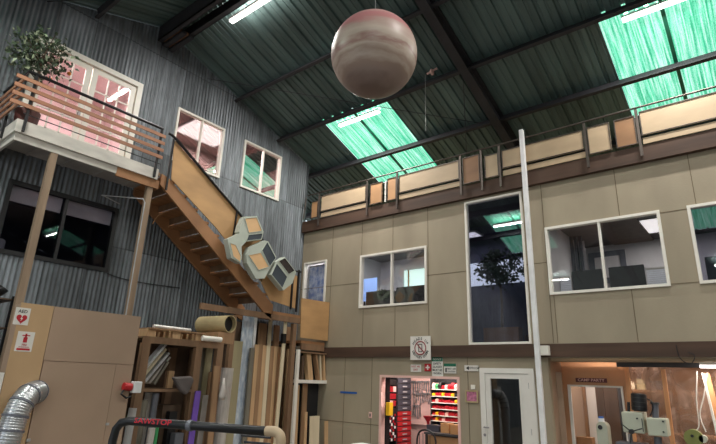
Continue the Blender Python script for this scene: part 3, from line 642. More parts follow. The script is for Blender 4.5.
pt = aY(499, 268, 10.1)
tree((pt.x, 10.1, 2.402), pt.z-2.402-.35, .49, 1000, .10, (.45, .35), 'dark leafy potted tree standing behind the tall window', leafm='leaf')
pt2 = aY(526, 270, 10.62)
tree((pt2.x, 10.62, 2.402), pt2.z-2.402-.35, .14, 200, .08, (.26, .35), 'smaller dark tree behind the right side of the tall window')
a, b = aY(468, 264.5, 10.88), aY(531, 281, 10.88)
struct(MB().box(a.x, b.x, 10.86, 10.89, b.z, a.z), 'window_31', 'daywin', 'bright strip window glowing behind the tree in the tall window', 'window')
ceil_panel(-5.1, -4.7, 9.9, 10.3, 5.0, 7, 'small light panel added to brighten the room behind the tall window', (.9, .92, 1))  # panel added as extra light for the dim room round the tree
a = aY(490, 328, 9.6); solo(MB().box(a.x-.12, a.x+.6, 9.55, 9.75, 2.402, a.z), 'planter_box', 'plyb', 'low wooden planter box at the foot of the tall window', 'planter')

# =================================================================== ENCLOSURE AT LEFT WITH DUCT
EX = -7.0
def ex(x, y): return aX(x, y, EX)
ey0, ey1, ez = ex(22, 302).y, ex(141, 318).y, 2.515
en = thing('plywood_enclosure', (EX-.5, (ey0+ey1)/2, 0), 'tall tan plywood closet below the balcony carrying safety signs', 'closet')
ys_ = ex(55, 305).y; dl = ex(43, 361); dr_ = ex(116, 364)
MB().box(EX-.22, EX-.02, ey0+.01, ey1-.01, 0, ez-.01).build('carcass', 'mdf', en)
MB().box(EX-.02, EX, ey0, ys_-.004, 0, ez).build('raw_panel', 'mdfl', en)
MB().box(EX-.02, EX, ys_+.002, ey1, dl.z+.006, ez).build('upper_panel', 'mdf', en)
MB().box(EX-.02, EX, dr_.y+.005, ey1, 0, dl.z).build('side_panel', 'mdf', en)
MB().box(EX-.018, EX+.004, ys_+.008, dr_.y, 0, dl.z).build('door', 'mdf', en)
for (x, y) in ((107, 424), (28, 440)):
    p = ex(x, y); MB().box(EX+.004, EX+.02, p.y-.02, p.y+.02, p.z-.015, p.z+.015).build('latch', 'greyl', en)
def sign_x(name, x0, y0, x1, y1, label, m='white', X=EX+.004, cat='sign'):
    a = aX(x0, y0, X); b = aX(x1, y1, X); cy, cz = (a.y+b.y)/2, (a.z+b.z)/2
    e = thing(name, (X, cy, min(a.z, b.z)), label, cat)
    return e, a.y, b.y, b.z, a.z, MB().box(X-.003, X+.001, a.y, b.y, b.z, a.z).build('sign_plate', m, e)
AX, AZ = Vector((0, 1, 0)), Vector((0, 0, 1))
e, a0, a1, b0, b1, _ = sign_x('aed_sign', 16.5, 307, 27.5, 325.5, 'white sign with AED lettering over a red heart on the closet')
c = Vector((EX+.006, (a0+a1)/2, b0+(b1-b0)*.78)); MB().text('AED', (b1-b0)*.26, c, AX, AZ).build('lettering', 'sblack', e)
hw = (a1-a0)*.36; c = Vector((EX+.006, (a0+a1)/2, b0+(b1-b0)*.36))
pts = []
for k in range(28): t = 2*PI*k/28; pts.append(c+Vector((0, hw*math.sin(t)**3, hw*(13*math.cos(t)-5*math.cos(2*t)-2*math.cos(3*t)-math.cos(4*t))/15)))
MB().prism(pts, (.002, 0, 0)).build('heart', 'sred', e)
MB().prism([c+Vector((.003, y*hw, z*hw)) for y, z in ((.1, .6), (-.25, -.02), (-.02, -.02), (-.12, -.55), (.25, .12), (.02, .12))], (.001, 0, 0)).build('bolt', 'white', e)
e, a0, a1, b0, b1, _ = sign_x('fire_extinguisher_sign', 18.5, 331, 31, 352, 'white sign with a red fire extinguisher symbol below the heart sign')
h = b1-b0; c = Vector((EX+.006, (a0+a1)/2, b0))
MB().box(EX+.005, EX+.007, c.y-.022, c.y+.022, b0+h*.45, b0+h*.72).box(EX+.005, EX+.007, c.y-.04, c.y+.045, b0+h*.78, b0+h*.83).box(EX+.005, EX+.007, c.y-.01, c.y+.01, b0+h*.7, b0+h*.9).box(EX+.005, EX+.007, a0+.02, a1-.02, b0+h*.06, b0+h*.16).build('symbol', 'sred', e)
MB().text('FIRE', h*.13, c+Vector((0, 0, h*.33)), AX, AZ).text('EXTINGUISHER', h*.07, c+Vector((0, 0, h*.22)), AX, AZ).build('lettering', 'sred', e)
# left edge: timber upright with leaflet, dark bags, white sheet
pn = aX(11.5, 338, BX-.05)
solo(MB().box(BX-.049, BX-.043, 2.56, 2.64, pn.z-.13, pn.z+.12), 'paper_notice', 'greyl', 'pale paper notice pinned on the balcony post at the far left', 'notice')
c = aX(5, 297, -8.45); by = c.y-.16
cart = thing('storage_shelf', (-8.7, by, 0), 'dark shelving at the left edge holding black and maroon bags', 'shelf')
for yy in (by-.65, by+.26):
    for xx in (-9.02, -8.42): MB().box(xx-.02, xx+.02, yy-.02, yy+.02, 0, 2.74).build('upright', 'blacksteel', cart)
for zz in (1.2, 1.8, 2.3, 2.70): MB().box(-9.04, -8.40, by-.67, by+.28, zz-.02, zz).build('shelf_board', 'b7', cart)
MB().box(-9.06, -9.04, by-.67, by+.28, 0, 2.7).build('back_panel', 'dark', cart)
def bag(x, y, z, m, label, s=(.2, .3, .13)):
    q = MB().sphere((x, y, z+.13*s[2]/.13), 1, 14, 8, s); rr = random.Random(int(y*99+z*7))
    for k, v in enumerate(q.v): q.v[k] = v+Vector((rr.uniform(-.02, .02), rr.uniform(-.02, .02), rr.uniform(-.015, .015)))
    zm = min(v.z for v in q.v); q.v = [v-Vector((0, 0, zm-z)) for v in q.v]
    return solo(q, 'duffel_bag', m, label, 'bag', smooth=True)
bag(-8.66, by-.10, 2.702, 'black', 'black bag on top of the dark shelving', (.22, .33, .11)); bag(-8.66, by-.10, 2.302, 'maroon', 'maroon bag on the upper shelf at the left edge'); bag(-8.66, by-.10, 1.802, 'b6', 'charcoal bag on the middle shelf at the left edge')
p = aX(2, 400, -6.9); solo(MB().box(-7.0, -6.985, p.y-.25, p.y-.01, 0, 1.70), 'white_board', 'white', 'white board standing at the left edge below the shelving', 'board')

# flexible silver duct
dp = [aX(x, y, EX+d_) for x, y, d_ in ((37, 392, .006), (35, 392.3, .06), (30, 394, .15), (24, 400, .21), (18, 410, .24), (13.5, 422, .25), (9, 436, .26), (4, 452, .26), (-2, 476, .26))]
def spline(P, n):
    out = []
    for i in range(len(P)-1):
        p0, p1, p2, p3 = P[max(i-1, 0)], P[i], P[i+1], P[min(i+2, len(P)-1)]
        for k in range(n):
            t = k/n; out.append(.5*((2*p1)+(p2-p0)*t+(2*p0-5*p1+4*p2-p3)*t*t+(3*p1-p0-3*p2+p3)*t**3))
    return out+[P[-1]]
sp_ = spline(dp, 14)
du = thing('dust_duct', (dp[-1].x, dp[-1].y, 0), 'silver flexible duct curving into the plywood closet', 'duct')
MB().tube(sp_, .13, 20, radii=[.128+.006*math.sin(i*2.2) for i in range(len(sp_))]).build('hose', 'galv', du, smooth=True)
for k in (6, 30, 46, 62, 78): MB().tube([sp_[k], sp_[k]+(sp_[k+1]-sp_[k]).normalized()*.025], .137, 20).build('clamp_band', 'grey', du)
MB().tube([sp_[-1], (sp_[-1].x, sp_[-1].y, 0)], .115, 16).build('riser', 'galv', du)
# red and white valve on the closet edge
p = ex(130, 387)
v = thing('pull_switch', p, 'red and white pull switch box fixed to the closet edge', 'switch')
MB().box(EX+.002, EX+.10, p.y+.0, p.y+.12, p.z-.075, p.z+.075).build('housing', 'whiteb', v, bevel=.01)
MB().tube([p+Vector((.05, -.01, .0)), p+Vector((.05, -.12, .01))], .05, 14).build('knob', 'red', v)
MB().tube([p+Vector((.05, -.1, -.01)), p+Vector((.06, -.14, -.09)), p+Vector((.06, -.06, -.14)), p+Vector((.06, .0, -.12))], .014, 8).build('strap', 'black', v)

# =================================================================== LUMBER RACK
def plank(name, label, px, py, w, X, m, th=.02, lean=.10, zb=0.0, group=None, ytilt=0, cat='board', xb=None, cap=9):
    P = aX(px, py, X); z = min(P.z, cap)
    xb = X+lean
    vs_ = []
    for (zz, xx, yy) in ((zb, xb, P.y+ytilt), (z, X, P.y)):
        for a, b in ((-th, -w/2), (0, -w/2), (0, w/2), (-th, w/2)): vs_.append((xx+a, yy+b, zz))
    return solo(MB().hexa(vs_), name, m, label, cat, group)
lr = thing('lumber_rack', (-8.1, 5.2, 0), 'rough brown timber lumber rack standing under the stairs', 'rack')
# left bay frame (X -7.35 front)
LXF, LXB = -7.3, -8.02
lq = lambda x, y: aX(x, y, LXF)
yl0, yl1, yl2 = lq(147, 330).y-.05, lq(199, 340).y, lq(220, 340).y
zt = lq(199, 341).z
for yy in (yl0+.06, yl1, yl2):
    for xx in (LXF, LXB): MB().box(xx-.045, xx+.045, yy-.06, yy+.06, 0, zt-.10).build('post', 'rackw', lr)
MB().box(LXB-.045, LXF+.045, yl0, yl2+.06, zt-.02, zt).build('top_board', 'rackw', lr)
MB().box(LXF-.0, LXF+.045, yl0, yl2+.06, zt-.10, zt-.02).build('header', 'rackw', lr)
MB().box(LXB-.07, LXB-.05, yl0, yl2+.5, 0, zt-.02).build('back_panel', 'b7', lr)  # dark sheet added so gaps between the boards read dark
zs = lq(170, 389).z
MB().box(LXB, LXF+.045, yl0+.12, yl1-.06, zs-.04, zs).build('shelf', 'rackw', lr)
# right bay frame, carried by the landing edge
yr0, yr1 = aX(236, 306, BX).y, aX(299, 318, BX).y-.10
for yy in (yr0, yr1): MB().box(BX-.09, BX+.0, yy-.05, yy+.05, 0, 2.9).build('post', 'rackw', lr)
MB().box(WX+.06, WX+.12, yr0-.05, yr1+.05, .0, 2.9).box(WX+.06, WX+.12, yr1+.05, 9.0, .0, 2.48).build('back_panel', 'b7', lr)  # dark backing added so the wall does not show between boards

# pallet, rolls on top of the rack
pa = thing('pallet', (-7.65, yl0+.6, zt), 'small wooden pallet lying on top of the rack', 'pallet')
y0p, y1p = lq(148, 325).y, lq(203, 333).y
for k in range(5): xx = LXB+.05+k*.16; MB().box(xx, xx+.11, y0p, y1p, zt+.11, zt+.13).build('deck_board', 'b2', pa)
for yy in (y0p, (y0p+y1p)/2-.07, y1p-.14):
    MB().box(LXB+.05, LXF+.02, yy, yy+.14, zt+.002, zt+.11).build('bearer', 'b1', pa)
solo(MB().tube([(-7.4, y0p+.15, zt+.165), (-7.45, y1p-.15, zt+.165)], .032, 10), 'plastic_roll', 'wrap', 'thin pale roll lying on the pallet', 'roll')
rr_ = .15
p0 = aX(230.5, 324, -7.32)
solo(MB().box(-8.0, -7.34, p0.y-.22, p0.y+.12, zt+.001, p0.z-rr_-.002), 'timber_block', 'b2', 'brown timber block under the big cardboard tube', 'block')
p1 = p0+Vector((-.72, -.10, 0))
tr = thing('cardboard_tube', p0, 'big open yellowish cardboard tube lying on the rack top', 'tube')
mb = MB(); n = 28
mb.tube([p0, p1], rr_, n, caps=False); mb.tube([p0, p1], rr_-.012, n, caps=False)
mb.add([], []);  b0_ = 0
for j in range(n): mb.f.append((j, (j+1) % n, 2*n+(j+1) % n, 2*n+j)); mb.f.append((n+j, 3*n+j, 3*n+(j+1) % n, n+(j+1) % n))
mb.build('tube_wall', 'tube', tr, smooth=False)
MB().tube([p0+(p1-p0)*.12, p0+(p1-p0)*.15], rr_-.013, n).build('shade_disc', 'black', tr)  # black disc stands in for the shade inside the tube
p0, p1 = aX(222, 331, -7.22), aX(203, 331, -7.22)
solo(MB().tube([(p0.x, p0.y, zt+.045), (p1.x, p1.y, zt+.045)], .043, 12), 'plastic_pipe', 'cream', 'short cream pipe lying in front of the cardboard tube', 'pipe')

# boards in the right bay
F, Bk = -8.42, -8.85
plank('foam_board', 'tall white printed foam board in the lumber rack', 249.6, 312, .28, F-.12, 'foam', .03, .06, ytilt=-.05)
plank('foam_board', 'tall plain white strip beside the printed foam board', 257, 312, .06, F-.10, 'whiteb', .03, .06, ytilt=-.05)
plank('board', 'tall brown board right of the printed foam board', 264.5, 313, .22, Bk, 'b2', .03, .05, cap=2.90)
plank('board', 'cream strip standing between two tall brown boards', 271.5, 315, .09, Bk+.06, 'b5', .03, .05, cap=3.02)
plank('board', 'tall brown board right of the cream strip', 278, 316, .17, Bk, 'b2', .03, .05, cap=2.90)
plank('board', 'tall brown board behind the leaning white stick', 290, 318, .16, Bk, 'b2', .03, .05, cap=2.90)
plank('sheet', 'olive tan sheet left of the printed foam board', 238.5, 341, .24, F+.02, 'b4', .03, .05, ytilt=-.05)
plank('board', 'grey board edge right of the printed foam board', 253, 348, .10, F, 'b3', .05, .05, ytilt=-.03)
L8 = [(257.5, 'b1', 'leftmost tan board of the tight row'), (261.3, 'b2', 'second board of the tight row, brown'), (265, 'b1', 'third board of the tight row, tan'), (268.8, 'b5', 'pale fourth board of the tight row'), (272.5, 'b2', 'fifth board of the tight row, brown'),
      (276.3, 'b1', 'sixth board of the tight row, tan'), (280, 'b2', 'last brown board of the tight row')]
for k, (px, m, l) in enumerate(L8): plank('board', l+' in the rack', px, 344.5+.4*k, .102, F, m, .03, .06, ytilt=-.03)
ws = thing('leaning_stick', (F+.12, 7.7, 0), 'long white stick leaning in front of the board row', 'stick')
a, b = aX(286, 317, F+.12), aX(276.5, 426, F+.15); b = b+(b-a)*.9; MB().bar(a, b, .085, .025, (0, 1, 0)).build('stick', 'b5', ws)
q = a+(b-a)*.11; MB().box(F+.09, F+.16, q.y-.07, q.y+.03, q.z-.10, q.z+.10).build('black_tape', 'black', ws)
plank('board', 'tan board right of the leaning white stick', 289.5, 349, .10, F-.05, 'b1', .03, .03)
plank('board', 'second tan board right of the leaning white stick', 294.2, 350, .12, F-.05, 'mdfl', .03, .03)
plank('board', 'short tan board standing low at the right of the rack', 296.5, 385, .20, F+.20, 'b1', .03, .04)
# middle bay
MX = -7.62
plank('sheet', 'grey green sheet standing in the middle bay', 206, 342, .15, MX, 'b3', .03, .05, ytilt=-.05, cap=zt-.03)
plank('sheet', 'wide grey beige sheet in the middle bay', 210.5, 344, .13, MX+.06, 'b4', .02, .05, ytilt=-.07, cap=zt-.03)
plank('sheet', 'dark charcoal sheet in the middle bay', 215.5, 348, .13, MX-.06, 'b6', .03, .05, ytilt=-.05, cap=zt-.03)
plank('acrylic_sheet', 'purple sheet standing low in the middle bay', 198.5, 391, .10, LXF+.10, 'purple', .02, .04, ytilt=-.07)
plank('sheet', 'dark slate strip behind the purple sheet', 199.5, 372, .10, MX-.04, 'b6', .02, .05, ytilt=-.05)
plank('board', 'reddish brown board beside the wrapped white roll', 217.5, 366, .10, LXF+.12, 'b2', .03, .05)
def roll(px, py, r, X, m, label, zb=0.002, lean=0, cat='roll', cap=9):
    p = aX(px, py, X); p.z = min(p.z, cap); return solo(MB().tube([(X+lean, p.y-.03, zb), (X, p.y, p.z)], r, 14), 'wrapped_roll', m, label, cat, smooth=False)
plank('sheet', 'black sheet edge beside the left post of the middle bay', 202.5, 346, .12, MX-.1, 'b6', .03, .05, ytilt=-.05, cap=zt-.03)
plank('board', 'brown board standing low beside the charcoal sheet', 212.5, 372, .11, MX+.16, 'b2', .03, .05, ytilt=-.06)
plank('sheet', 'pale low sheet in front of the grey green sheet', 206, 395, .10, MX+.22, 'wrap', .02, .04, ytilt=-.06)
roll(227.5, 368, .115, -7.95, 'wrap', 'upright white plastic wrapped roll beside the middle bay')
p = aX(222.5, 392, -7.18); q = MB().tube([p+Vector((0, 0, .22)), p+Vector((0, 0, .10)), p+Vector((0, 0, -.06)), p+Vector((0, 0, -.12))], .1, 12, radii=[.012, .035, .065, .045])
solo(q, 'hanging_plastic_bag', 'wrap', 'small white plastic bag hanging in front of the white roll', 'bag', smooth=True)
# left bay: shelf content and lower rolls
SCR = [(139, 373, 166, 342, 'greyl', 'pale grey offcut topmost of the leaning pile'), (141, 377, 164, 349, 'b5', 'cream offcut leaning in the pile on the shelf'), (143, 381, 167, 353, 'greyl', 'grey offcut near the middle of the leaning pile'), (147, 383, 168, 357, 'wrap', 'white offcut low in the leaning pile'), (152, 384, 166, 362, 'b3', 'dull grey offcut lowest in the leaning pile')]
for k, (x0, y0_, x1, y1_, m, l) in enumerate(SCR):
    X = LXF-.12-.10*(k % 2)-.05*k
    a, b = aX(x0, y0_, X), aX(x1, y1_, X)
    if a.z < zs+.03: a.z = zs+.03
    solo(MB().bar(a, b, .14, .035, (1, 0, 0)), 'offcut', m, l, 'board')
p = lq(181, 389)
q = MB().tube([Vector((LXF-.02, p.y+.20, zs+.12)), Vector((LXF+.03, p.y+.14, zs+.10)), Vector((LXF+.06, p.y, zs+.04)), Vector((LXF+.08, p.y-.1, zs-.13))], .1, 12, radii=[.10, .13, .12, .02])
plank('board', 'short brown block standing on the rack shelf', 172, 371, .10, LXF-.35, 'b1', .05, .0, zs+.002)
gb = thing('hanging_cloth_bag', (LXF+.12, p.y, zs), 'grey cloth bag hanging off the rack shelf', 'bag')
mb = MB(); xx = LXF+.07
c0 = [aX(x, y, xx) for x, y in ((170, 377), (189, 376), (191, 380), (186, 392), (183, 395), (178, 391))]
mb.prism(c0, (.10, .0, -.0)); b = mb.build('bag_body', 'cloth', gb, bevel=.03)
for px, py, r, m, l, X in ((133, 408, .055, 'greyl', 'pale grey roll standing at the left end of the low rack bay', LXF+.02), (144, 400, .06, 'b3', 'thick grey roll under the shelf of the left bay', LXF-.1), (150, 388, .06, 'wrap', 'white grey roll standing under the pile of offcuts', LXF-.2), (156.5, 390, .05, 'grey', 'slate roll beside the green rolled sheet', LXF-.05), (152, 428, .05, 'wrap', 'short white roll in front of the grey rolls', LXF+.18), (158, 421, .03, 'green', 'thin green roll low in the left rack bay', LXF+.16)):
    roll(px, py, r, X, m, l, cap=zs-.06)
p = aX(172, 408, LXF-.2); solo(MB().box(LXF-.4, LXF-.2, p.y-.16, p.y+.16, 0, p.z+.05), 'crate', 'b7', 'dark brown box standing under the rack shelf', 'box')
p = aX(173, 420, LXF-.02); solo(MB().box(LXF-.15, LXF-.05, p.y-.05, p.y+.08, 0, p.z+.12), 'black_case', 'black', 'black case in front of the brown box in the rack', 'case')
p = aX(185, 436, LXF+.05); solo(MB().box(LXF-.03, LXF+.10, p.y-.20, p.y-.06, 0, p.z+.05), 'grey_sheet', 'grey', 'grey sheet standing low at the right of the left bay', 'sheet')

# narrow cabinet at the corner
CX = -8.12
ca, cb_ = aX(299.5, 347, CX).y, aX(331, 350, CX).y-.06
cbn = thing('narrow_shelf_unit', (CX-.4, (ca+cb_)/2, 0), 'narrow shelf unit with a white front post in the wall corner', 'shelf')
cz = min(2.35, aX(300, 346, CX).z); csz = aX(310, 380, CX).z
MB().box(CX-.06, CX+.0, ca-.035, ca+.035, 0, cz).build('front_post', 'cream', cbn)
MB().box(CX-.27, CX-.02, ca+.036, cb_, csz-.07, csz).build('shelf', 'cream', cbn)
MB().box(CX-.27, CX-.02, ca+.036, cb_, cz-.06, cz-.03).build('top_shelf', 'rackw', cbn)
MB().box(CX-.29, CX-.27, ca+.036, cb_+.03, 0, cz).build('back_panel', 'dark', cbn)
MB().box(CX-.27, CX-.04, cb_, cb_+.03, 0, cz).build('side_panel', 'b7', cbn)
sh = [(303.5, 355, .07, 'b7', 0, 'dark board leaning leftmost on the corner shelf'), (309, 351, .14, 'b1', .10, 'wide tan panel leaning on the corner shelf'), (316.5, 352, .05, 'b2', .14, 'brown panel leaning right of the wide tan panel'), (320.5, 351, .05, 'b5', .16, 'cream panel leaning near the right of the corner shelf'), (324.5, 349, .05, 'b1', .12, 'tan panel leaning rightmost on the corner shelf')]
for k, (px, py, w, m, t, l) in enumerate(sh): plank('panel', l, px, py+1, w, CX-.06-.02*(k % 2), m, .12, .02, csz+.003, ytilt=t if px < 319 else .05, cap=cz-.065)
plank('board', 'brown board standing in the lower corner cabinet', 305.5, 384, .15, CX-.15, 'b2', .03, .03)
plank('sheet', 'pale sheet leaning low against the corner cabinet', 315, 416, .30, CX+.05, 'b5', .02, .04)
plank('board', 'tan board leaning at the right foot of the corner cabinet', 327.5, 421, .17, CX+.08, 'b1', .03, .05)
plank('board', 'thin tan board left of the pale sheet', 306.5, 412, .07, CX+.09, 'b1', .02, .03)

# =================================================================== FOREGROUND GUARD ARM
A = [aZ(x, y, 1.50) for x, y in ((124, 420.5), (270, 431.5))]
a0_ = A[0]; dirx = (A[1]-A[0]).normalized()
lowp = a0_ - dirx*.055 + Vector((0, 0, -.10))
path = [lowp+Vector((0, 0, -1.4)), lowp+Vector((0, 0, -.06)), lowp+Vector((0, 0, .0)), a0_-dirx*.045+Vector((0, 0, -.045)), a0_-dirx*.015+Vector((0, 0, -.012)), a0_+dirx*.04, A[1]]
sa = thing('saw_guard_arm', (lowp.x, lowp.y, 0), 'black tubular overarm with red lettering in the foreground', 'machine arm')
MB().tube(path, .022, 14).build('arm_tube', 'tubebl', sa, smooth=True)
# lettering lies on the near, upper side of the tube
vd = (Vector((0, 0, EYE))-a0_); nrm = (vd - dirx*vd.dot(dirx)).normalized(); upv = nrm.cross(dirx)
if upv.z < 0: upv = -upv
tp = (aZ(136, 421, 1.50)+aZ(173, 424, 1.50))/2; tp = a0_+dirx*((tp-a0_).dot(dirx))
ln = (aZ(173, 424, 1.50)-aZ(136, 421, 1.50)).length
MB().text('SAWSTOP', .036, tp+nrm*.0226+upv*.004+dirx*.02, dirx, upv, .001, font_scale=ln/.172).build('lettering', 'redtxt', sa)
MB().tube([aZ(190, 425.6, 1.5)-dirx*.01, aZ(190, 425.6, 1.5)+dirx*.015], .027, 14).build('collar', 'grey', sa)
hs_ = spline([A[1]-dirx*.02, A[1]+dirx*.03, A[1]+dirx*.058+Vector((0, 0, -.02)), A[1]+dirx*.06+Vector((0, 0, -.07)), A[1]+dirx*.03+Vector((.03, -.03, -.13)), A[1]+dirx*.0+Vector((.05, -.05, -.3)), Vector((A[1].x, A[1].y-.05, .0))], 8)
MB().tube(hs_, .024, 12).build('hose', 'beigeh', sa, smooth=True)
ww = aZ(262, 437, 1.46)
MB().tube([ww-dirx*.12, ww+dirx*.05], .006, 6).build('wire_guard', 'black', sa); MB().tube([ww-dirx*.10+Vector((0, 0, -.03)), ww+dirx*.05+Vector((0, 0, -.03))], .006, 6).build('wire_guard', 'black', sa)

# white pipe up the back wall
pb, pt_ = aY(531, 330, WY-.12), aY(524.3, 130, WY-.12)
wp = thing('white_pipe', (pb.x, WY-.12, 0), 'tall white square pipe running up the back wall past the parapet', 'pipe')
xm_ = (aY(527, 240, WY-.24).x)
MB().box(xm_+.0, xm_+.085, WY-.28, WY-.20, 0, aY(523, 129.5, WY-.24).z).build('pipe', 'whiteb', wp, bevel=.012)
p = aY(540, 351, WY-.17); MB().box(xm_-.02, xm_+.20, WY-.17, WY-.06, 2.26, 2.42).build('bracket', 'cream', wp)

# =================================================================== SIGNS ON THE BACK WALL
SX, SZv = Vector((1, 0, 0)), Vector((0, 0, 1))
def sign_y(name, x0, y0, x1, y1, label, m='white', Y=WY-.012, cat='sign'):
    a = aY(x0, (y0), Y); b = aY(x1, y1, Y)
    e = thing(name, ((a.x+b.x)/2, Y, b.z), label, cat)
    MB().box(a.x, b.x, Y-.004, Y+.008, b.z, a.z).build('sign_plate', m, e)
    return e, a.x, b.x, b.z, a.z
e, x0, x1, z0, z1 = sign_y('phone_ban_sign', 410.5, 336.5, 430.8, 360, 'white square sign with a crossed out phone in a red ring', Y=WY-.075)
cx, cz_ = (x0+x1)/2, (z0+z1)/2; rr0 = (x1-x0)*.27; ys = WY-.081
c = Vector((cx, ys, cz_))
def arc_text(mb, s, rad, a0, a1, size, flip=False):
    for i, ch in enumerate(s):
        t = a0+(a1-a0)*i/(len(s)-1)
        d = Vector((math.cos(t), 0, math.sin(t))); tg = Vector((math.sin(t), 0, -math.cos(t)))
        if flip: mb.text(ch, size, c+d*rad, -tg, -d)
        else: mb.text(ch, size, c+d*rad, tg, d)
    return mb
mb = MB(); arc_text(mb, 'HEADS UP', rr0*1.42, math.radians(150), math.radians(30), .075); mb.build('lettering', 'sblack', e); mb = MB(); arc_text(mb, 'DEVICES DOWN', rr0*1.42, math.radians(205), math.radians(335), .072, True)
mb.build('lettering', 'sblack', e)
rg = MB().torus(c, SX, SZv, rr0, .011, 32, 6)
dd = Vector((1, 0, -1)).normalized(); rg.bar(c-dd*rr0, c+dd*rr0, .006, .02, (0, 1, 0)); rg.build('ban_ring', 'ringred', e)
MB().frame(cx-.045, cx+.045, cz_-.08, cz_+.08, ys-.002, ys, .014).build('phone_symbol', 'sblack', e)
e, x0, x1, z0, z1 = sign_y('exit_notice_sign', 410.8, 364.5, 421, 372, 'small pinkish notice sign under the phone ban sign', 'white')
MB().text('NOT AN', (z1-z0)*.36, ((x0+x1)/2, WY-.0165, z1-(z1-z0)*.28), SX, SZv).text('EXIT', (z1-z0)*.36, ((x0+x1)/2, WY-.0165, z0+(z1-z0)*.28), SX, SZv).build('lettering', 'sred', e)
e, x0, x1, z0, z1 = sign_y('first_aid_sign', 424.6, 363.8, 431, 371.2, 'small red first aid sign with a white cross', 'sred')
cx, cz_ = (x0+x1)/2, (z0+z1)/2; s_ = (x1-x0)*.32; MB().box(cx-s_, cx+s_, WY-.019, WY-.0165, cz_-s_*.3, cz_+s_*.3).box(cx-s_*.3, cx+s_*.3, WY-.019, WY-.0165, cz_+s_*.3, cz_+s_).box(cx-s_*.3, cx+s_*.3, WY-.019, WY-.0165, cz_-s_, cz_-s_*.3).build('cross', 'white', e)
e, x0, x1, z0, z1 = sign_y('safety_notice', 432, 357.3, 443, 376.5, 'tall white notice with a green header above the tool room', 'white')
MB().box(x0, x1, WY-.019, WY-.0165, z1-(z1-z0)*.22, z1).build('header', 'greenp', e)
mb = MB(); mb.text('NOTICE', .05, ((x0+x1)/2, WY-.0195, z1-(z1-z0)*.11), SX, SZv); mb.build('header_lettering', 'white', e)
mb = MB()
for k, t in enumerate(('SAFETY', 'GLASSES', 'MUST BE', 'WORN')): mb.text(t, .055, ((x0+x1)/2, WY-.0165, z1-(z1-z0)*(.34+.17*k)), SX, SZv)
mb.build('lettering', 'sblack', e)
e, x0, x1, z0, z1 = sign_y('eyewash_sign', 444, 363.5, 456.3, 373.5, 'white sign with a green header beside the tall notice', 'white')
MB().box(x0, x1, WY-.019, WY-.0165, z1-(z1-z0)*.3, z1).build('header', 'greenp', e)
MB().text('FIRST AID', .045, ((x0+x1)/2+.03, WY-.0165, z0+(z1-z0)*.45), SX, SZv).text('STATION', .04, ((x0+x1)/2+.03, WY-.0165, z0+(z1-z0)*.18), SX, SZv).box(x0+.03, x0+.06, WY-.0185, WY-.0165, z0+.02, z0+.1).build('lettering', 'sblack', e)
e, x0, x1, z0, z1 = sign_y('direction_sign', 464.5, 365.2, 478.5, 371.2, 'narrow white sign above the left top of the white door', 'white')
MB().text('RESTROOM', .05, ((x0+x1)/2+.04, WY-.0165, (z0+z1)/2), SX, SZv).build('lettering', 'sblack', e)
MB().prism([(x0+.03, WY-.0175, (z0+z1)/2), (x0+.09, WY-.0175, (z0+z1)/2-.035), (x0+.09, WY-.0175, (z0+z1)/2+.035)], (0, .001, 0)).build('arrow', 'sblack', e)
e, x0, x1, z0, z1 = sign_y('small_picture', 465.5, 390, 478.5, 403, 'small framed pink picture on the wall beside the white door', 'pinkpic', cat='picture')
MB().frame(x0, x1, z0, z1, WY-.03, WY-.0165, .025).build('frame', 'tube', e)
p = aY(473, 387, WY); solo(MB().box(p.x-.03, p.x+.05, WY-.03, WY-.002, p.z-.04, p.z+.04), 'wall_switch', 'cream', 'small pale switch above the pink picture', 'switch')
p = aY(370.5, 415, WY); e = thing('power_outlet', (p.x, WY, p.z), 'small pinkish outlet low on the wall left of the tool room', 'outlet'); MB().box(p.x-.04, p.x+.04, WY-.012, WY-.002, p.z-.06, p.z+.06).build('cover_plate', 'pinkpeg', e); MB().box(p.x-.015, p.x+.015, WY-.02, WY-.012, p.z-.03, p.z+.03).build('socket', 'b6', e)
p, q = aY(340.5, 391.2, WY), aY(357, 394, WY); solo(MB().box(p.x, q.x, WY-.008, WY-.003, q.z, p.z), 'tape_strip', 'blue', 'strip of blue tape stuck on the wall left of the tool room', 'tape')

# white door with dark glass
dx0, dx1 = -4.27, -3.33
wd = thing('door_1', ((dx0+dx1)/2, WY, 0), 'white door with a tall dark glass pane at right of the tool room', 'door', None, 'structure')
MB().box(dx0-.04, dx0+.06, WY-.035, WY+.1, 0, 2.04).box(dx1-.06, dx1+.04, WY-.035, WY+.1, 0, 2.04).box(dx0+.06, dx1-.06, WY-.035, WY+.1, 1.95, 2.04).build('frame', 'white', wd)
gx0, gx1, gz1 = aY(491.5, 400, WY).x, aY(521, 400, WY).x, aY(505, 378.5, WY).z
lf = holed(MB(), dx0+.065, dx1-.065, 0.01, 1.945, WY-.02, WY+.025, [(gx0, gx1, .35, gz1)]).build('leaf', 'white', wd)
MB().box(gx0, gx1, WY-.002, WY+.004, .35, gz1).build('pane', 'gl', lf); MB().frame(gx0-.02, gx1+.02, .33, gz1+.02, WY-.03, WY-.021, .025).build('glazing_bead', 'white', lf)
hp = aY(485.5, 427, WY); MB().tube([(hp.x, WY-.02, hp.z), (hp.x, WY-.07, hp.z), (hp.x+.10, WY-.075, hp.z)], .012, 8).build('handle', 'tool', wd)
MB().tube([(hp.x, WY-.02, hp.z-.13), (hp.x, WY-.045, hp.z-.13)], .025, 12).build('lock', 'tool', wd)
for zz in (1.75, 1.0, .25): MB().box(dx1-.07, dx1-.045, WY-.03, WY-.0205, zz-.05, zz+.05).build('hinge', 'tool', wd)
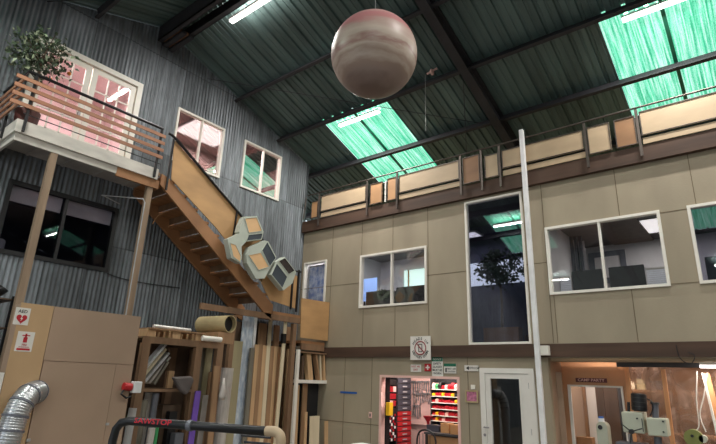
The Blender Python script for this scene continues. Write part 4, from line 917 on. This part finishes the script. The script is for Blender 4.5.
room(-4.55, -3.14, YB, 11.8, .0, 2.28, 'dark', 'store', 'dark room behind the white door', '-y', 'dark', 'dark')

# =================================================================== TOOL ROOM
room(-6.95, -4.66, YB, 10.35, 0, 2.28, 'pinkpeg', 'tool_room', 'bright pinkish tool room', '-y', 'office')
ow = HB['shop']
df = thing('door_3', (-5.68, WY, 0), 'pinkish white cased opening into the tool room', 'doorway', None, 'structure')
MB().box(ow[0], ow[0]+.05, WY-.02, WY+.13, 0, ow[3]).box(ow[1]-.05, ow[1], WY-.02, WY+.13, 0, ow[3]).box(ow[0]+.05, ow[1]-.05, WY-.02, WY+.13, ow[3]-.045, ow[3]).build('casing', 'pinkpeg', df)
def at(px, py, Y): return aY(px, py, Y)
XT = -6.47
# drawer cabinet on the left wall of the tool room, facing the doorway's far side
y0, y1 = aX(397.5, 410, XT).y, aX(411.5, 410, XT).y; zt_ = aX(404, 377.5, XT).z
dc = thing('drawer_cabinet', (XT-.2, (y0+y1)/2, 0), 'tall drawer cabinet, slate drawers above and red drawers below', 'cabinet')
MB().box(XT-.42, XT-.02, y0, y1, 0, zt_).build('body', 'b6', dc)
zsp = aX(404, 411, XT).z
def drawers(zhi, zlo, n, m):
    for k in range(n):
        a = zhi-(zhi-zlo)*k/n; b = zhi-(zhi-zlo)*(k+1)/n
        d = MB().box(XT-.019, XT, y0+.015, y1-.015, b+.012, a-.008).build('drawer', m, dc)
        MB().box(XT+.001, XT+.015, (y0+y1)/2-.08, (y0+y1)/2+.08, (a+b)/2-.012, (a+b)/2+.012).build('handle', 'greyl', d)
drawers(zt_-.02, zsp, 6, 'greyd'); drawers(zsp, .1, 10, 'red')
# rack of small parts bins
y0, y1 = YB+.02, aX(396.6, 410, XT).y
pbk = thing('parts_bin_rack', (XT-.2, (y0+y1)/2, 0), 'black rack of small parts bins at the left of the tool room', 'rack')
MB().box(XT-.3, XT, y0, y0+.012, 0, zt_).box(XT-.3, XT, y1-.012, y1, 0, zt_).box(XT-.3, XT-.285, y0+.012, y1-.012, 0, zt_).build('side_frame', 'blackbin', pbk)
for k in range(6): z = zt_-.01-.145*k; MB().box(XT-.28, XT-.01, y0+.013, y1-.013, z-.015, z).build('shelf', 'blackbin', pbk)
rr = random.Random(3)
zz = zt_-.16; row = 0
while zz > .55:
    n = 2 if row < 5 else 4; w = (y1-y0-.03)/n; h = .11 if row < 5 else .05
    for k in range(n):
        m = rr.choice(['redm', 'blackbin', 'redm', 'pinkpeg']) if row < 5 else ['blackbin', 'whiteb', 'blackbin', 'redm'][(k+row*2+row//2) % 4]
        nm = {'redm': 'red', 'blackbin': 'black', 'pinkpeg': 'pale', 'whiteb': 'white'}[m]
        tag(MB().box(XT-.2, XT-.005, y0+.015+k*w+.003, y0+.015+(k+1)*w-.003, zz+.002, zz+h).build('bin_drawer', m, pbk), nm+' bin')
    zz -= .145 if row < 4 else .060; row += 1
yx = aX(390.5, 409, XT+.08); solo(MB().box(XT+.005, XT+.10, yx.y-.07, yx.y+.07, yx.z-.13, yx.z+.13), 'yellow_case', 'yellow', 'tall yellow plastic case hanging on the parts bin rack', 'case', bevel=.012)
# pegboard with hung tools
Y = 10.28; x0, x1 = at(412, 410, Y).x, at(437, 410, Y).x; zt_, zl = at(420, 377, Y).z, at(420, 421, Y).z
solo(MB().box(x0-.2, x1, Y, Y+.02, .85, 2.15), 'pegboard', 'pinkpeg', 'pinkish pegboard at the back of the tool room', 'pegboard')
k = 0
for r_, (py, cnt, hh) in enumerate(((381, 9, .24), (393, 8, .22), (405, 5, .24))):
    for q in range(cnt):
        p = at(414+q*2.15+(r_ % 2)*.6, py, Y); h = hh*rr.uniform(.7, 1.15); X_ = p.x
        kind = (q+r_) % 3
        if r_ == 2 and q > 3: continue
        mb = MB()
        if kind == 0:      # hammer
            mb.box(X_-.012, X_+.012, Y-.035, Y-.015, p.z-h, p.z).box(X_-.05, X_+.05, Y-.04, Y-.01, p.z-.04, p.z)
            nm, ct = 'hammer', 'hammer'
        elif kind == 1:    # spanner
            mb.box(X_-.011, X_+.011, Y-.03, Y-.018, p.z-h, p.z-.03).torus((X_, Y-.024, p.z-.02), (1, 0, 0), (0, 0, 1), .022, .008, 12, 5).torus((X_, Y-.024, p.z-h), (1, 0, 0), (0, 0, 1), .018, .007, 12, 5)
            nm, ct = 'spanner', 'spanner'
        else:              # pliers
            mb.bar((X_-.02, Y-.025, p.z-h), (X_+.008, Y-.025, p.z), .016, .014).bar((X_+.02, Y-.025, p.z-h), (X_-.008, Y-.025, p.z), .016, .014)
            nm, ct = 'pliers', 'pliers'
        solo(mb, nm, 'tool', 'steel %s hanging on the pegboard, %s row' % (nm, ['top', 'middle', 'bottom'][r_]), ct, '%s on the pegboard %s row' % (nm, ['top', 'middle', 'bottom'][r_]))
# wall of shelves with bins
Y = 9.96; x0, x1 = at(431, 400, Y).x, at(464, 400, Y).x
ss = thing('bin_shelving', ((x0+x1)/2, Y+.2, 0), 'dark shelving filled with red bins at the right of the tool room', 'shelving')
MB().box(x0-.02, x1+.05, Y+.25, Y+.28, 0, 2.2).build('back_panel', 'dark', ss)
SY = [389.5, 396.5, 403, 409.5, 416, 421.5]
for q in SY:
    z = at(447, q, Y).z; MB().box(x0, x1+.03, Y, Y+.25, z-.014, z).build('shelf', 'cream', ss)
for xx in (x0-.02, x1+.03): MB().box(xx, xx+.02, Y+.01, Y+.25, 0, 2.15).build('upright', 'b6', ss)
col = {'redm': 'red', 'yellow': 'yellow', 'pinkpeg': 'pale', 'whiteb': 'white', 'green': 'green', 'blackbin': 'black'}
for r_, q in enumerate(SY):
    z = at(447, q, Y).z; n = 10; w = (x1-x0-.02)/n
    for k in range(n):
        m = rr.choice(['redm']*9+['yellow', 'pinkpeg', 'blackbin']) if r_ else rr.choice(['redm', 'blackbin', 'yellow', 'pinkpeg', 'green', 'redm'])
        h = rr.uniform(.055, .085) if r_ else rr.uniform(.08, .15); a = x0+.01+k*w
        nm = ['top', 'second', 'third', 'fourth', 'fifth', 'lowest'][r_]
        solo(MB().prism([(a+.005, Y+.03, z+.002), (a+.005, Y+.23, z+.002), (a+.005, Y+.23, z+h), (a+.005, Y+.06, z+h), (a+.005, Y+.02, z+h*.6)], (w-.012, 0, 0)), 'storage_bin', m,
             '%s plastic bin on the %s shelf of the bin shelving' % (col[m], nm), 'bin', '%s bins on the %s shelf' % (col[m], nm))
# bench with boxes, cart handle
Y = 9.50; x0, x1 = at(424, 434, Y).x, at(462, 434, Y).x; zb_ = at(445, 434, Y).z
wbn = thing('workbench', ((x0+x1)/2, Y+.25, 0), 'dark workbench with wooden front in the tool room', 'workbench')
MB().box(x0, x1, Y, Y+.42, zb_-.04, zb_).build('top', 'b6', wbn)
MB().box(x0+.05, x1-.02, Y+.05, Y+.07, zb_-.4, zb_-.06).build('front_panel', 'plyo', wbn)
for xx in (x0+.02, x1-.06):
    for yy in (Y+.01, Y+.37): MB().box(xx, xx+.04, yy, yy+.04, 0, zb_-.04).build('leg', 'b6', wbn)
def cbox(px0, px1, py0, Y_, m, label, d=.2):
    a, b = at(px0, py0, Y_), at(px1, py0, Y_)
    e = thing('cardboard_box', ((a.x+b.x)/2, Y_, zb_+.002), label, 'box')
    MB().box(a.x, b.x, Y_, Y_+d, zb_+.002, a.z).build('carton', m, e, bevel=.004)
    MB().box((a.x+b.x)/2-.02, (a.x+b.x)/2+.02, Y_-.002, Y_+d, a.z, a.z+.002).build('tape', 'tube', e)
cbox(426.5, 439, 424.5, Y+.2, 'greyd', 'blue grey box at the left on the tool room workbench'); cbox(440.5, 449, 423, Y+.15, 'card', 'brown cardboard box in the middle of the workbench'); cbox(450, 458, 424.5, Y+.05, 'card', 'smaller cardboard box at the right of the workbench')
p = at(428, 419, 9.80); e = thing('red_funnel', p, 'red funnel hanging beside the shelving over the bench', 'funnel')
MB().tube([p+Vector((0, 0, .06)), p+Vector((0, 0, -.05)), p+Vector((0, 0, -.14))], .1, 12, radii=[.11, .03, .018]).build('cone', 'redm', e)
Y = 9.3; ct = thing('utility_cart', (at(426, 440, Y).x, Y, 0), 'black arched cart handle in front of the workbench', 'cart')
q = [at(x, y, Y) for x, y in ((417, 446), (417.5, 437), (420, 431.5), (425, 430), (431, 432), (435, 438), (436, 446))]
MB().tube([(q[0].x, Y, .3)]+[tuple(v) for v in spline(q, 5)]+[(q[-1].x, Y, .3)], .018, 8).build('handle', 'black', ct)
for k in range(4): xx = q[0].x+.06+k*.08; MB().tube([(xx, Y, .3), (xx, Y, at(425, 433+abs(k-1.2)*1.2, Y).z)], .006, 5).build('grille_bar', 'black', ct)
MB().box(q[0].x-.03, q[-1].x+.03, Y, Y+.18, .26, .30).build('tray', 'black', ct)
for xx in (q[0].x, q[-1].x):
    for yy in (Y+.02, Y+.15): MB().tube([(xx, yy, .26), (xx, yy, 0)], .02, 8).build('leg', 'black', ct)

# =================================================================== MACHINE BAY
YM = 9.80
struct(MB().box(-3.12, -3.05, YB, 11.6, 0, 2.4), 'wall_bay_side', 'mdf', 'tan side wall of the machine bay', 'wall')
mp_ = [at(x, y, YM) for x, y in ((567.5, 384.5), (622.5, 385.5))]
hx0, hx1, hz = mp_[0].x, mp_[1].x, mp_[0].z
xe = at(629, 400, YM).x
struct(holed(MB(), -3.05, xe, 0, 2.4, YM+.02, YM+.06, [(hx0+.04, hx1-.03, 0, hz-.03)]), 'wall_bay_back', 'warm', 'orange plywood wall at the back of the machine bay', 'wall')
struct(MB().box(-3.05, 3.0, 11.6, 11.66, 0, 2.4), 'wall_bay_far', 'plyb', 'brown far wall of the machine bay', 'wall')
struct(MB().box(3.0, 3.06, YB, 11.6, 0, 2.4), 'wall_bay_end', 'plyb', 'end wall of the machine bay', 'wall')
struct(MB().box(-3.05, 3.0, YB, 11.6, 2.41, 2.45), 'ceiling_bay', 'office', 'pale ceiling of the machine bay', 'ceiling')
d4 = thing('door_4', ((hx0+hx1)/2, YM, 0), 'white framed glass doorway below the party sign', 'door', None, 'structure')
MB().box(hx0, hx0+.05, YM-.02, YM+.02, 0, hz).box(hx1-.03, hx1, YM-.02, YM+.02, 0, hz).box(hx0+.05, hx1-.03, YM-.02, YM+.02, hz-.03, hz).build('frame', 'white', d4)
MB().box(hx0+.05, hx1-.03, YM+.03, YM+.035, 0, hz-.03).build('pane', 'glc', d4)
# things seen through it
Yd = 11.0
def stand(name, x0, y0, x1, m, label, cat, Y_=Yd, th=.03): 
    a, b = at(x0, y0, Y_), at(x1, y0, Y_); return solo(MB().box(a.x, b.x, Y_, Y_+th, 0, a.z), name, m, label, cat)
stand('door_panel', 571, 383, 579, 'pinkpeg', 'pinkish panel at the left inside the white framed doorway', 'panel', Yd+.04)
stand('door_panel', 579.5, 383, 584.5, 'b2', 'narrow brown panel inside the white framed doorway', 'panel')
stand('door_panel', 585, 383, 594, 'white', 'white panel inside the white framed doorway', 'panel', Yd-.02)
stand('door_panel', 595, 383, 602, 'b7', 'dark panel right of the white panel in the doorway', 'panel')
stand('door_panel', 602.5, 383, 616, 'b7', 'wide reddish brown panel inside the white framed doorway', 'panel', Yd+.02)
stand('door_panel', 616.5, 383, 622, 'b6', 'charcoal panel at the right inside the white framed doorway', 'panel')
q = [at(x, y, Yd-.12) for x, y in ((579, 400), (581.5, 415), (580.5, 432), (574, 436), (574, 426))]
cl_ = thing('amber_cloth', q[0], 'amber yellow cloth hanging inside the white framed doorway', 'cloth'); MB().prism(q, (0, .03, 0)).build('fabric', 'amber', cl_); MB().tube([q[0], q[0]+Vector((0, 0, .35))], .005, 5).build('cord', 'black', cl_)
p = at(585, 437, Yd-.6); solo(MB().box(p.x-.12, p.x+.14, Yd-.7, Yd-.5, 0, p.z), 'wooden_box', 'plyo', 'orange wooden box standing on end in the doorway', 'box')
# party sign
a, b = at(577, 377.5, YM), at(608, 382.5, YM); a = at(575.5, 377.8, YM); b = at(607, 382.8, YM)
cp = thing('party_sign', ((a.x+b.x)/2, YM, b.z), 'maroon sign reading CAMP PARTY over the white framed doorway', 'sign')
MB().box(a.x, b.x, YM-.004, YM+.018, b.z, a.z).build('sign_plate', 'maroon', cp)
MB().text('CAMP PARTY', (a.z-b.z)*.92, ((a.x+b.x)/2, YM-.006, (a.z+b.z)/2), SX, SZv, .001, font_scale=1.15).build('lettering', 'pinkpeg', cp)
# header, film, studs
pz_ = at(640, 364, 9.6).z
solo(MB().box(at(617, 364, 9.6).x, 2.4, 9.55, 9.62, pz_-.05, pz_+.04), 'ceiling_header_bar', 'b6', 'dark header bar across the top of the machine bay', 'bar')
def stud(px0, py0, px1, py1, Y_, w, label, m='stud'):
    a, b = at(px0, py0, Y_), at(px1, py1, Y_); d = b-a; b = a+d*((a.z-.0)/(a.z-b.z))
    return solo(MB().add([], []).hexa([(b.x-w/2, Y_, 0), (b.x+w/2, Y_, 0), (b.x+w/2, Y_+.08, 0), (b.x-w/2, Y_+.08, 0), (a.x-w/2, Y_, a.z), (a.x+w/2, Y_, a.z), (a.x+w/2, Y_+.08, a.z), (a.x-w/2, Y_+.08, a.z)]), 'wall_stud', m, label, 'stud', kind='thing')
stud(626, 367, 630, 405, 9.70, .06, 'orange timber stud right of the party sign'); stud(662.5, 369, 672.5, 444, 9.66, .06, 'leaning orange stud behind the drill press'); stud(706, 373, 719, 425, 9.66, .08, 'orange stud at the right edge of the machine bay'); stud(702.5, 373, 715, 425, 9.56, .03, 'white strip along the stud at the right edge', 'white')
fm = MB(); xa, xb_ = at(630, 400, 9.9).x, 2.2; n = 60
for k in range(n):
    def yy(i): return 9.9+.035*math.sin(i*.9)+.02*math.sin(i*2.3)
    x_, x2 = xa+(xb_-xa)*k/n, xa+(xb_-xa)*(k+1)/n
    fm.add([(x_, yy(k), 0.02), (x2, yy(k+1), 0.02), (x2, yy(k+1), 2.3), (x_, yy(k), 2.3)], [(0, 1, 2, 3)])
solo(fm, 'plastic_curtain', 'film', 'crumpled clear plastic film hanging behind the studs', 'curtain', smooth=True)
for (px, py, w, h, m, l) in ((631, 380, .12, .14, 'b5', 'pale box on the far shelf behind the plastic film'), (640.5, 379, .14, .18, 'tube', 'yellowish box on the far shelf behind the plastic film'), (655, 381, .3, .16, 'b7', 'dark box on the far shelf behind the plastic film')):
    p = at(px, py, 10.9); solo(MB().box(p.x-w/2, p.x+w/2, 10.85, 11.1, 1.752, 1.752+h), 'storage_box', m, l, 'box')
fs = thing('far_shelf', (-1.2, 11, 0), 'brown shelf unit behind the plastic film', 'shelf')
MB().box(-2.3, 1.2, 10.8, 11.15, 1.71, 1.75).box(-2.3, 1.2, 10.8, 11.15, 1.0, 1.04).build('shelf_board', 'plyb', fs)
for xx in (-2.3, -.6, 1.16): MB().box(xx, xx+.04, 10.8, 11.15, 0, 1.71).build('upright', 'plyb', fs)
p = at(700, 366.5, 9.45); e = thing('ceiling_strip_light', (p.x+.6, 9.45, p.z), 'glowing strip light under the timber band at the right edge', 'light')
MB().box(p.x, p.x+1.2, 9.41, 9.49, p.z+.02, p.z+.06).build('housing', 'white', e); MB().box(p.x, p.x+1.2, 9.42, 9.48, p.z-.02, p.z+.02).build('diffuser', 'lamp', e)
area('strip_lamp', (p.x+.6, 9.45, p.z-.03), 1.2, .06, 22, (1, .86, .76), parent=e)
e = thing('ceiling_strip_light', (-2.2, 9.42, 2.34), 'strip light tucked behind the soffit over the party sign', 'light')
MB().box(-2.7, -1.6, 9.38, 9.46, 2.36, 2.409).build('housing', 'white', e); MB().box(-2.7, -1.6, 9.39, 9.45, 2.33, 2.36).build('diffuser', 'lamp', e)
area('strip_lamp', (-2.15, 9.42, 2.32), 1.1, .06, 9, (1, .88, .78), parent=e)
ceil_panel(-.9, .6, 10.3, 10.7, 2.40, 30, 'light panel added to brighten the plastic film from behind', (1, .86, .78))  # lamp added behind the film to make it paler
for (pts_, l, m) in ((((697, 371), (696.5, 400), (699, 425), (694, 432)), 'white cord hanging straight in front of the film', 'white'), (((707, 373), (704, 395), (700, 415), (706, 432)), 'white cord curving beside the right stud', 'white'), (((676, 345), (680, 358), (690, 364), (695, 356), (688, 352)), 'tangled thin dark cord under the timber band', 'black')):
    qq = [at(x, y, 9.5 if m == 'white' else WY-.09) for x, y in pts_]; solo(MB().tube(spline(qq, 6), .008 if m == 'white' else .006, 6), 'cord', m, l, 'cord')
# drill press
YD = 8.72
dp_ = thing('drill_press', (at(648, 430, YD).x, YD, 0), 'grey green drill press with a black motor at bottom right', 'drill press')
def dbox(x0, y0, x1, y1, ya, yb, name, m, par=None, bv=.015):
    a, b = at(x0, y0, YD), at(x1, y1, YD); return MB().box(a.x, b.x, ya, yb, b.z, a.z).build(name, m, par or dp_, bevel=bv)
hd = dbox(621, 411.5, 645, 434, YD, YD+.34, 'head', 'machine'); dbox(646, 417.5, 668.5, 437, YD-.02, YD+.26, 'pulley_housing', 'machine')
for (x, y) in ((663, 421.5), (663.5, 432), (637, 418.5)):
    p = at(x, y, YD-.035); MB().tube([(p.x, YD-.04, p.z), (p.x, YD-.018, p.z)], .013, 8).build('bolt', 'black', dp_)
dbox(641.5, 418.5, 644, 432, YD-.015, YD-.002, 'belt_slot', 'black', None, .002)
p, q = at(639.5, 411, YD+.1), at(638.5, 393.5, YD+.1)
MB().tube([p, p+(q-p)*.06, p+(q-p)*.94, q], .085, 20, radii=[.09, .105, .105, .085]).build('motor', 'black', dp_, smooth=False)
for k in (.25, .5, .75): MB().tube([p+(q-p)*k, p+(q-p)*(k+.03)], .108, 20).build('motor_band', 'b6', dp_)
p, q = at(655.5, 418, YD+.12), at(655, 404.5, YD+.12); MB().tube([p, q], .045, 14).build('column_cap', 'grey', dp_); MB().tube([q, q+Vector((0, 0, .03))], .06, 14).build('column_collar', 'b6', dp_)
p = at(657.5, 437, YD+.12); MB().tube([p, (p.x, p.y, .05)], .05, 14).build('column', 'grey', dp_); MB().box(p.x-.25, p.x+.2, YD-.2, YD+.32, 0, .05).build('base', 'machine', dp_)
p, q = at(628.8, 412, YD+.2), at(628.6, 402, YD+.2); MB().tube([p, q], .022, 10).build('depth_stop', 'black', dp_)
p = at(632, 431.5, YD-.02); MB().tube([p, p+Vector((0, -.06, 0))], .035, 12).build('feed_hub', 'black', dp_)
for a in (140, 20, 260): MB().tube([p+Vector((0, -.05, 0)), p+Vector((.16*math.cos(math.radians(a)), -.07, .16*math.sin(math.radians(a))))], .008, 6).build('feed_lever', 'black', dp_)
p = at(630, 434, YD+.12); MB().tube([p, p+Vector((0, 0, -.25))], .03, 10).build('spindle', 'tool', dp_); MB().box(p.x-.18, p.x+.20, YD-.02, YD+.3, .95, 1.0).build('work_table', 'grey', dp_)
MB().tube(spline([at(647, 399, YD+.05), at(651, 401, YD+.02), at(653, 408, YD+.02), at(650, 416, YD+.02)], 5), .009, 6).build('power_cord', 'black', dp_)
# olive grinder and green arched machine
YG = 8.9; p = at(694, 438, YG)
gd = thing('olive_grinder', (p.x, YG, 0), 'olive green round machine housing at the bottom right', 'grinder')
MB().tube([(p.x, YG-.06, p.z), (p.x, YG+.06, p.z)], .115, 22).build('wheel_guard', 'olive', gd); MB().tube([(p.x-.01, YG-.08, p.z+.03), (p.x-.01, YG-.061, p.z+.03)], .02, 10).build('hub', 'black', gd)
MB().tube([(p.x+.11, YG-.06, p.z), (p.x+.11, YG+.06, p.z)], .05, 14).build('motor_end', 'machine', gd); MB().box(p.x-.12, p.x+.12, YG-.1, YG+.1, 0, p.z-.112).build('pedestal', 'olive', gd)
YA = 9.35; p = at(601.5, 426, YA)
am = thing('arched_sander', (p.x, YA, 0), 'grey green arched machine with a blue cap before the doorway', 'machine')
w_ = at(607, 426, YA).x-at(596, 426, YA).x
pts_ = [(p.x-w_/2, YA, 0), (p.x+w_/2, YA, 0)]+[(p.x+w_/2*math.cos(t*PI/12), YA, p.z-.02+w_/2*math.sin(t*PI/12)) for t in range(13)]
MB().prism(pts_, (0, .2, 0)).build('arch_body', 'machine', am)
MB().tube([(p.x-.02, YA-.02, p.z-.02), (p.x-.02, YA-.001, p.z-.02)], .035, 14).build('hub', 'black', am)
MB().tube([(p.x-.02, YA+.1, p.z+w_/2-.03), (p.x-.02, YA+.1, p.z+w_/2+.03)], .05, 12).build('neck', 'whiteb', am); MB().tube([(p.x-.02, YA+.1, p.z+w_/2+.03), (p.x-.02, YA+.1, p.z+w_/2+.06)], .04, 12).build('cap', 'bluelamp', am)
# light tan upright board at the bay's left
stand('tall_board', 553, 372, 561, 'mdf', 'tall tan board standing at the left of the machine bay', 'board', 9.5, .03)
# white tub at the bottom of the view
p = aZ(360, 450, .9); p = aY(362, 443.2, 5.0)
tb = thing('white_tub', (p.x, 5.0, 0), 'white rounded tub lid at the bottom edge of the picture', 'tub')
MB().tube([(p.x, 5.0, 0), (p.x, 5.0, p.z-.1)], .3, 28, radii=[.2, .23]).build('tub_body', 'greyl', tb); MB().sphere((p.x, 5.0, p.z-.1), .24, 28, 12, (1, 1, .42)).build('lid', 'whiteb', tb, smooth=True)

# =================================================================== OFFICE CONTENTS
def monitor(x0, y0, x1, y1, Y_, label):
    a, b = at(x0, y0, Y_), at(x1, y1, Y_); zt2 = 3.232
    e = thing('monitor', ((a.x+b.x)/2, Y_, zt2), label, 'monitor')
    MB().box(a.x, b.x, Y_, Y_+.05, max(b.z, zt2+.06), a.z).build('screen_back', 'black', e, bevel=.01)
    MB().box((a.x+b.x)/2-.04, (a.x+b.x)/2+.04, Y_+.01, Y_+.04, zt2, max(b.z, zt2+.06)+.02).build('stand', 'black', e)
    MB().box((a.x+b.x)/2-.12, (a.x+b.x)/2+.12, Y_-.06, Y_+.12, zt2, zt2+.012).build('foot', 'black', e)
def desk(x0, x1, y0, y1, label):
    e = thing('desk', ((x0+x1)/2, (y0+y1)/2, 2.5), label, 'desk')
    MB().box(x0, x1, y0, y1, 3.20, 3.23).build('top', 'greyl', e)
    for xx in (x0+.03, x1-.07):
        for yy in (y0+.03, y1-.07): MB().box(xx, xx+.04, yy, yy+.04, 2.5, 3.2).build('leg', 'grey', e)
desk(-3.0, -.9, 9.30, 9.95, 'desk with two monitors inside the right hand window'); desk(-.7, 1.3, 9.30, 9.95, 'desk inside the window at the right edge')
monitor(571.5, 271.5, 604, 292, 9.5, 'left monitor seen from behind in the right hand window'); monitor(608, 267.5, 647.5, 292, 9.55, 'right monitor seen from behind in the right hand window'); monitor(704, 257, 740, 285, 9.5, 'monitor seen from behind in the window at the right edge')
def blind(x0, y0, x1, y1, Y_, label):
    a, b = at(x0, y0, Y_), at(x1, y1, Y_); e = thing('window_blind', ((a.x+b.x)/2, Y_, b.z), label, 'blind'); n = max(4, int((a.z-b.z)/.035)); mb = MB()
    for k in range(n): z = b.z+(a.z-b.z)*k/n; mb.box(a.x, b.x, Y_, Y_+.012, z, z+.027)
    mb.build('slats', 'slatb', e); MB().box(a.x, b.x, Y_-.01, Y_+.02, a.z, a.z+.03).build('head_rail', 'white', e)
blind(559, 279, 572, 292, 10.4, 'white blind low behind the left monitor'); blind(646, 270, 668, 292, 10.4, 'white slatted blind right of the monitors')
a, b = at(588, 253.5, 12.4), at(627, 268, 12.4)
e = thing('whiteboard', ((a.x+b.x)/2, 12.4, b.z), 'white panel in a dark frame on the back wall of the monitor room', 'whiteboard')
MB().box(a.x, b.x, 12.42, 12.45, b.z-.3, a.z).build('panel', 'office', e); MB().frame(a.x, b.x, b.z-.3, a.z, 12.39, 12.419, .12).build('frame', 'grey', e)
MB_ = MB()
for x in (573, 577.5, 582): p = at(x, 262, 11.2); MB_.box(p.x-.03, p.x+.03, 11.2, 11.26, 2.5, 4.9)
for k in range(1): pass
e = thing('folding_screen', (at(577, 262, 11.2).x, 11.2, 2.5), 'pale upright screen behind the left pane of the monitor room', 'screen')
MB_.build('upright', 'grey', e); p, q = at(574, 262, 11.24), at(586, 262, 11.24); MB().box(p.x, q.x, 11.265, 11.28, 2.6, 4.8).build('fabric', 'office', e)
struct(MB().box(-2.4, -1.6, 9.7, 12.3, 4.88, 4.945), 'trim_3', 'b7', 'dark ceiling panel in the monitor room', 'ceiling panel')
# room left of the tall window
a, b = at(404.5, 271, 12.44), at(427, 288, 12.44); struct(MB().box(a.x, b.x+.3, 12.42, 12.45, b.z, a.z), 'window_32', 'mintwin', 'bright mint window at the back of the left office', 'window')
p = at(408.5, 279, 12.4); struct(MB().box(p.x-.02, p.x+.02, 12.38, 12.419, b.z, a.z), 'trim_4', 'plyo', 'mullion of the back office window', 'trim')
a, b = at(364, 279, 11.0), at(376.5, 293, 11.0); e = thing('projection_screen', ((a.x+b.x)/2, 11, 2.5), 'pale blue lit screen at the left inside the office window', 'screen'); MB().box(a.x-.3, b.x, 11.0, 11.03, b.z-.2, a.z).build('screen', 'bluescreen', e); MB().box(a.x, a.x+.04, 11.01, 11.05, 2.5, b.z-.2).build('stand', 'black', e)
def cab(x0, y0, x1, Y_, d, m, label, name='cabinet'):
    a, b = at(x0, y0, Y_), at(x1, y0, Y_); e = thing(name, ((a.x+b.x)/2, Y_, 2.5), label, 'cabinet'); MB().box(a.x, b.x, Y_, Y_+d, 2.5, a.z).build('body', m, e, bevel=.01); MB().box((a.x+b.x)/2-.004, (a.x+b.x)/2+.004, Y_-.006, Y_-.001, 2.6, a.z-.05).build('door_gap', 'black', e)
cab(366, 292, 391, 9.6, .4, 'b6', 'low dark cabinet at the left inside the office window'); cab(396, 287.5, 426, 9.7, .4, 'dark', 'taller dark cabinet at the right inside the office window')
rr = random.Random(5); e = thing('potted_ivy', at(384, 292, 9.62), 'green trailing plant on the low dark office cabinet', 'plant')
mb = MB()
for k in range(140):
    q = at(384+rr.uniform(-7, 6), 294+rr.uniform(-3.5, 5), 9.55+rr.uniform(-.03, .02)); d = Vector((rr.gauss(0, 1), rr.gauss(0, .5), rr.gauss(0, 1))).normalized(); s2 = d.cross(Vector((0, 1, .3))).normalized(); mb.add([q, q+d*.03+s2*.015, q+d*.06, q+d*.03-s2*.015], [(0, 1, 2, 3)])
mb.build('leaves', 'leaf', e)
# poster behind the corner window
a, b = at(308, 268, 9.35), at(323, 312, 9.35); e = thing('wall_poster', ((a.x+b.x)/2, 9.35, b.z), 'blue and white poster behind the small corner window', 'poster')
MB().box(a.x, b.x, 9.35, 9.36, 3.0, a.z).build('sheet', 'poster', e); MB().frame(a.x-.03, b.x+.03, 2.97, a.z+.03, 9.33, 9.349, .03).build('frame', 'greyd', e)

# cable along the lower corrugated wall and a loop of cord under the stairs
solo(MB().tube(spline([aX(x, y, WX+.025) for x, y in ((107, 273.5), (120, 278), (133, 281), (150, 284), (180, 288))], 5), .010, 6), 'wall_cable', 'black', 'thin dark cable running along the corrugated wall below the black window', 'cable')
solo(MB().tube(spline([aX(x, y, BX-.56) for x, y in ((152.5, 224), (158, 216), (166, 212), (176, 211), (186, 214))], 6), .010, 6), 'hanging_cord_loop', 'plyo', 'pale cord looped under the staircase beside the balcony post', 'cord')
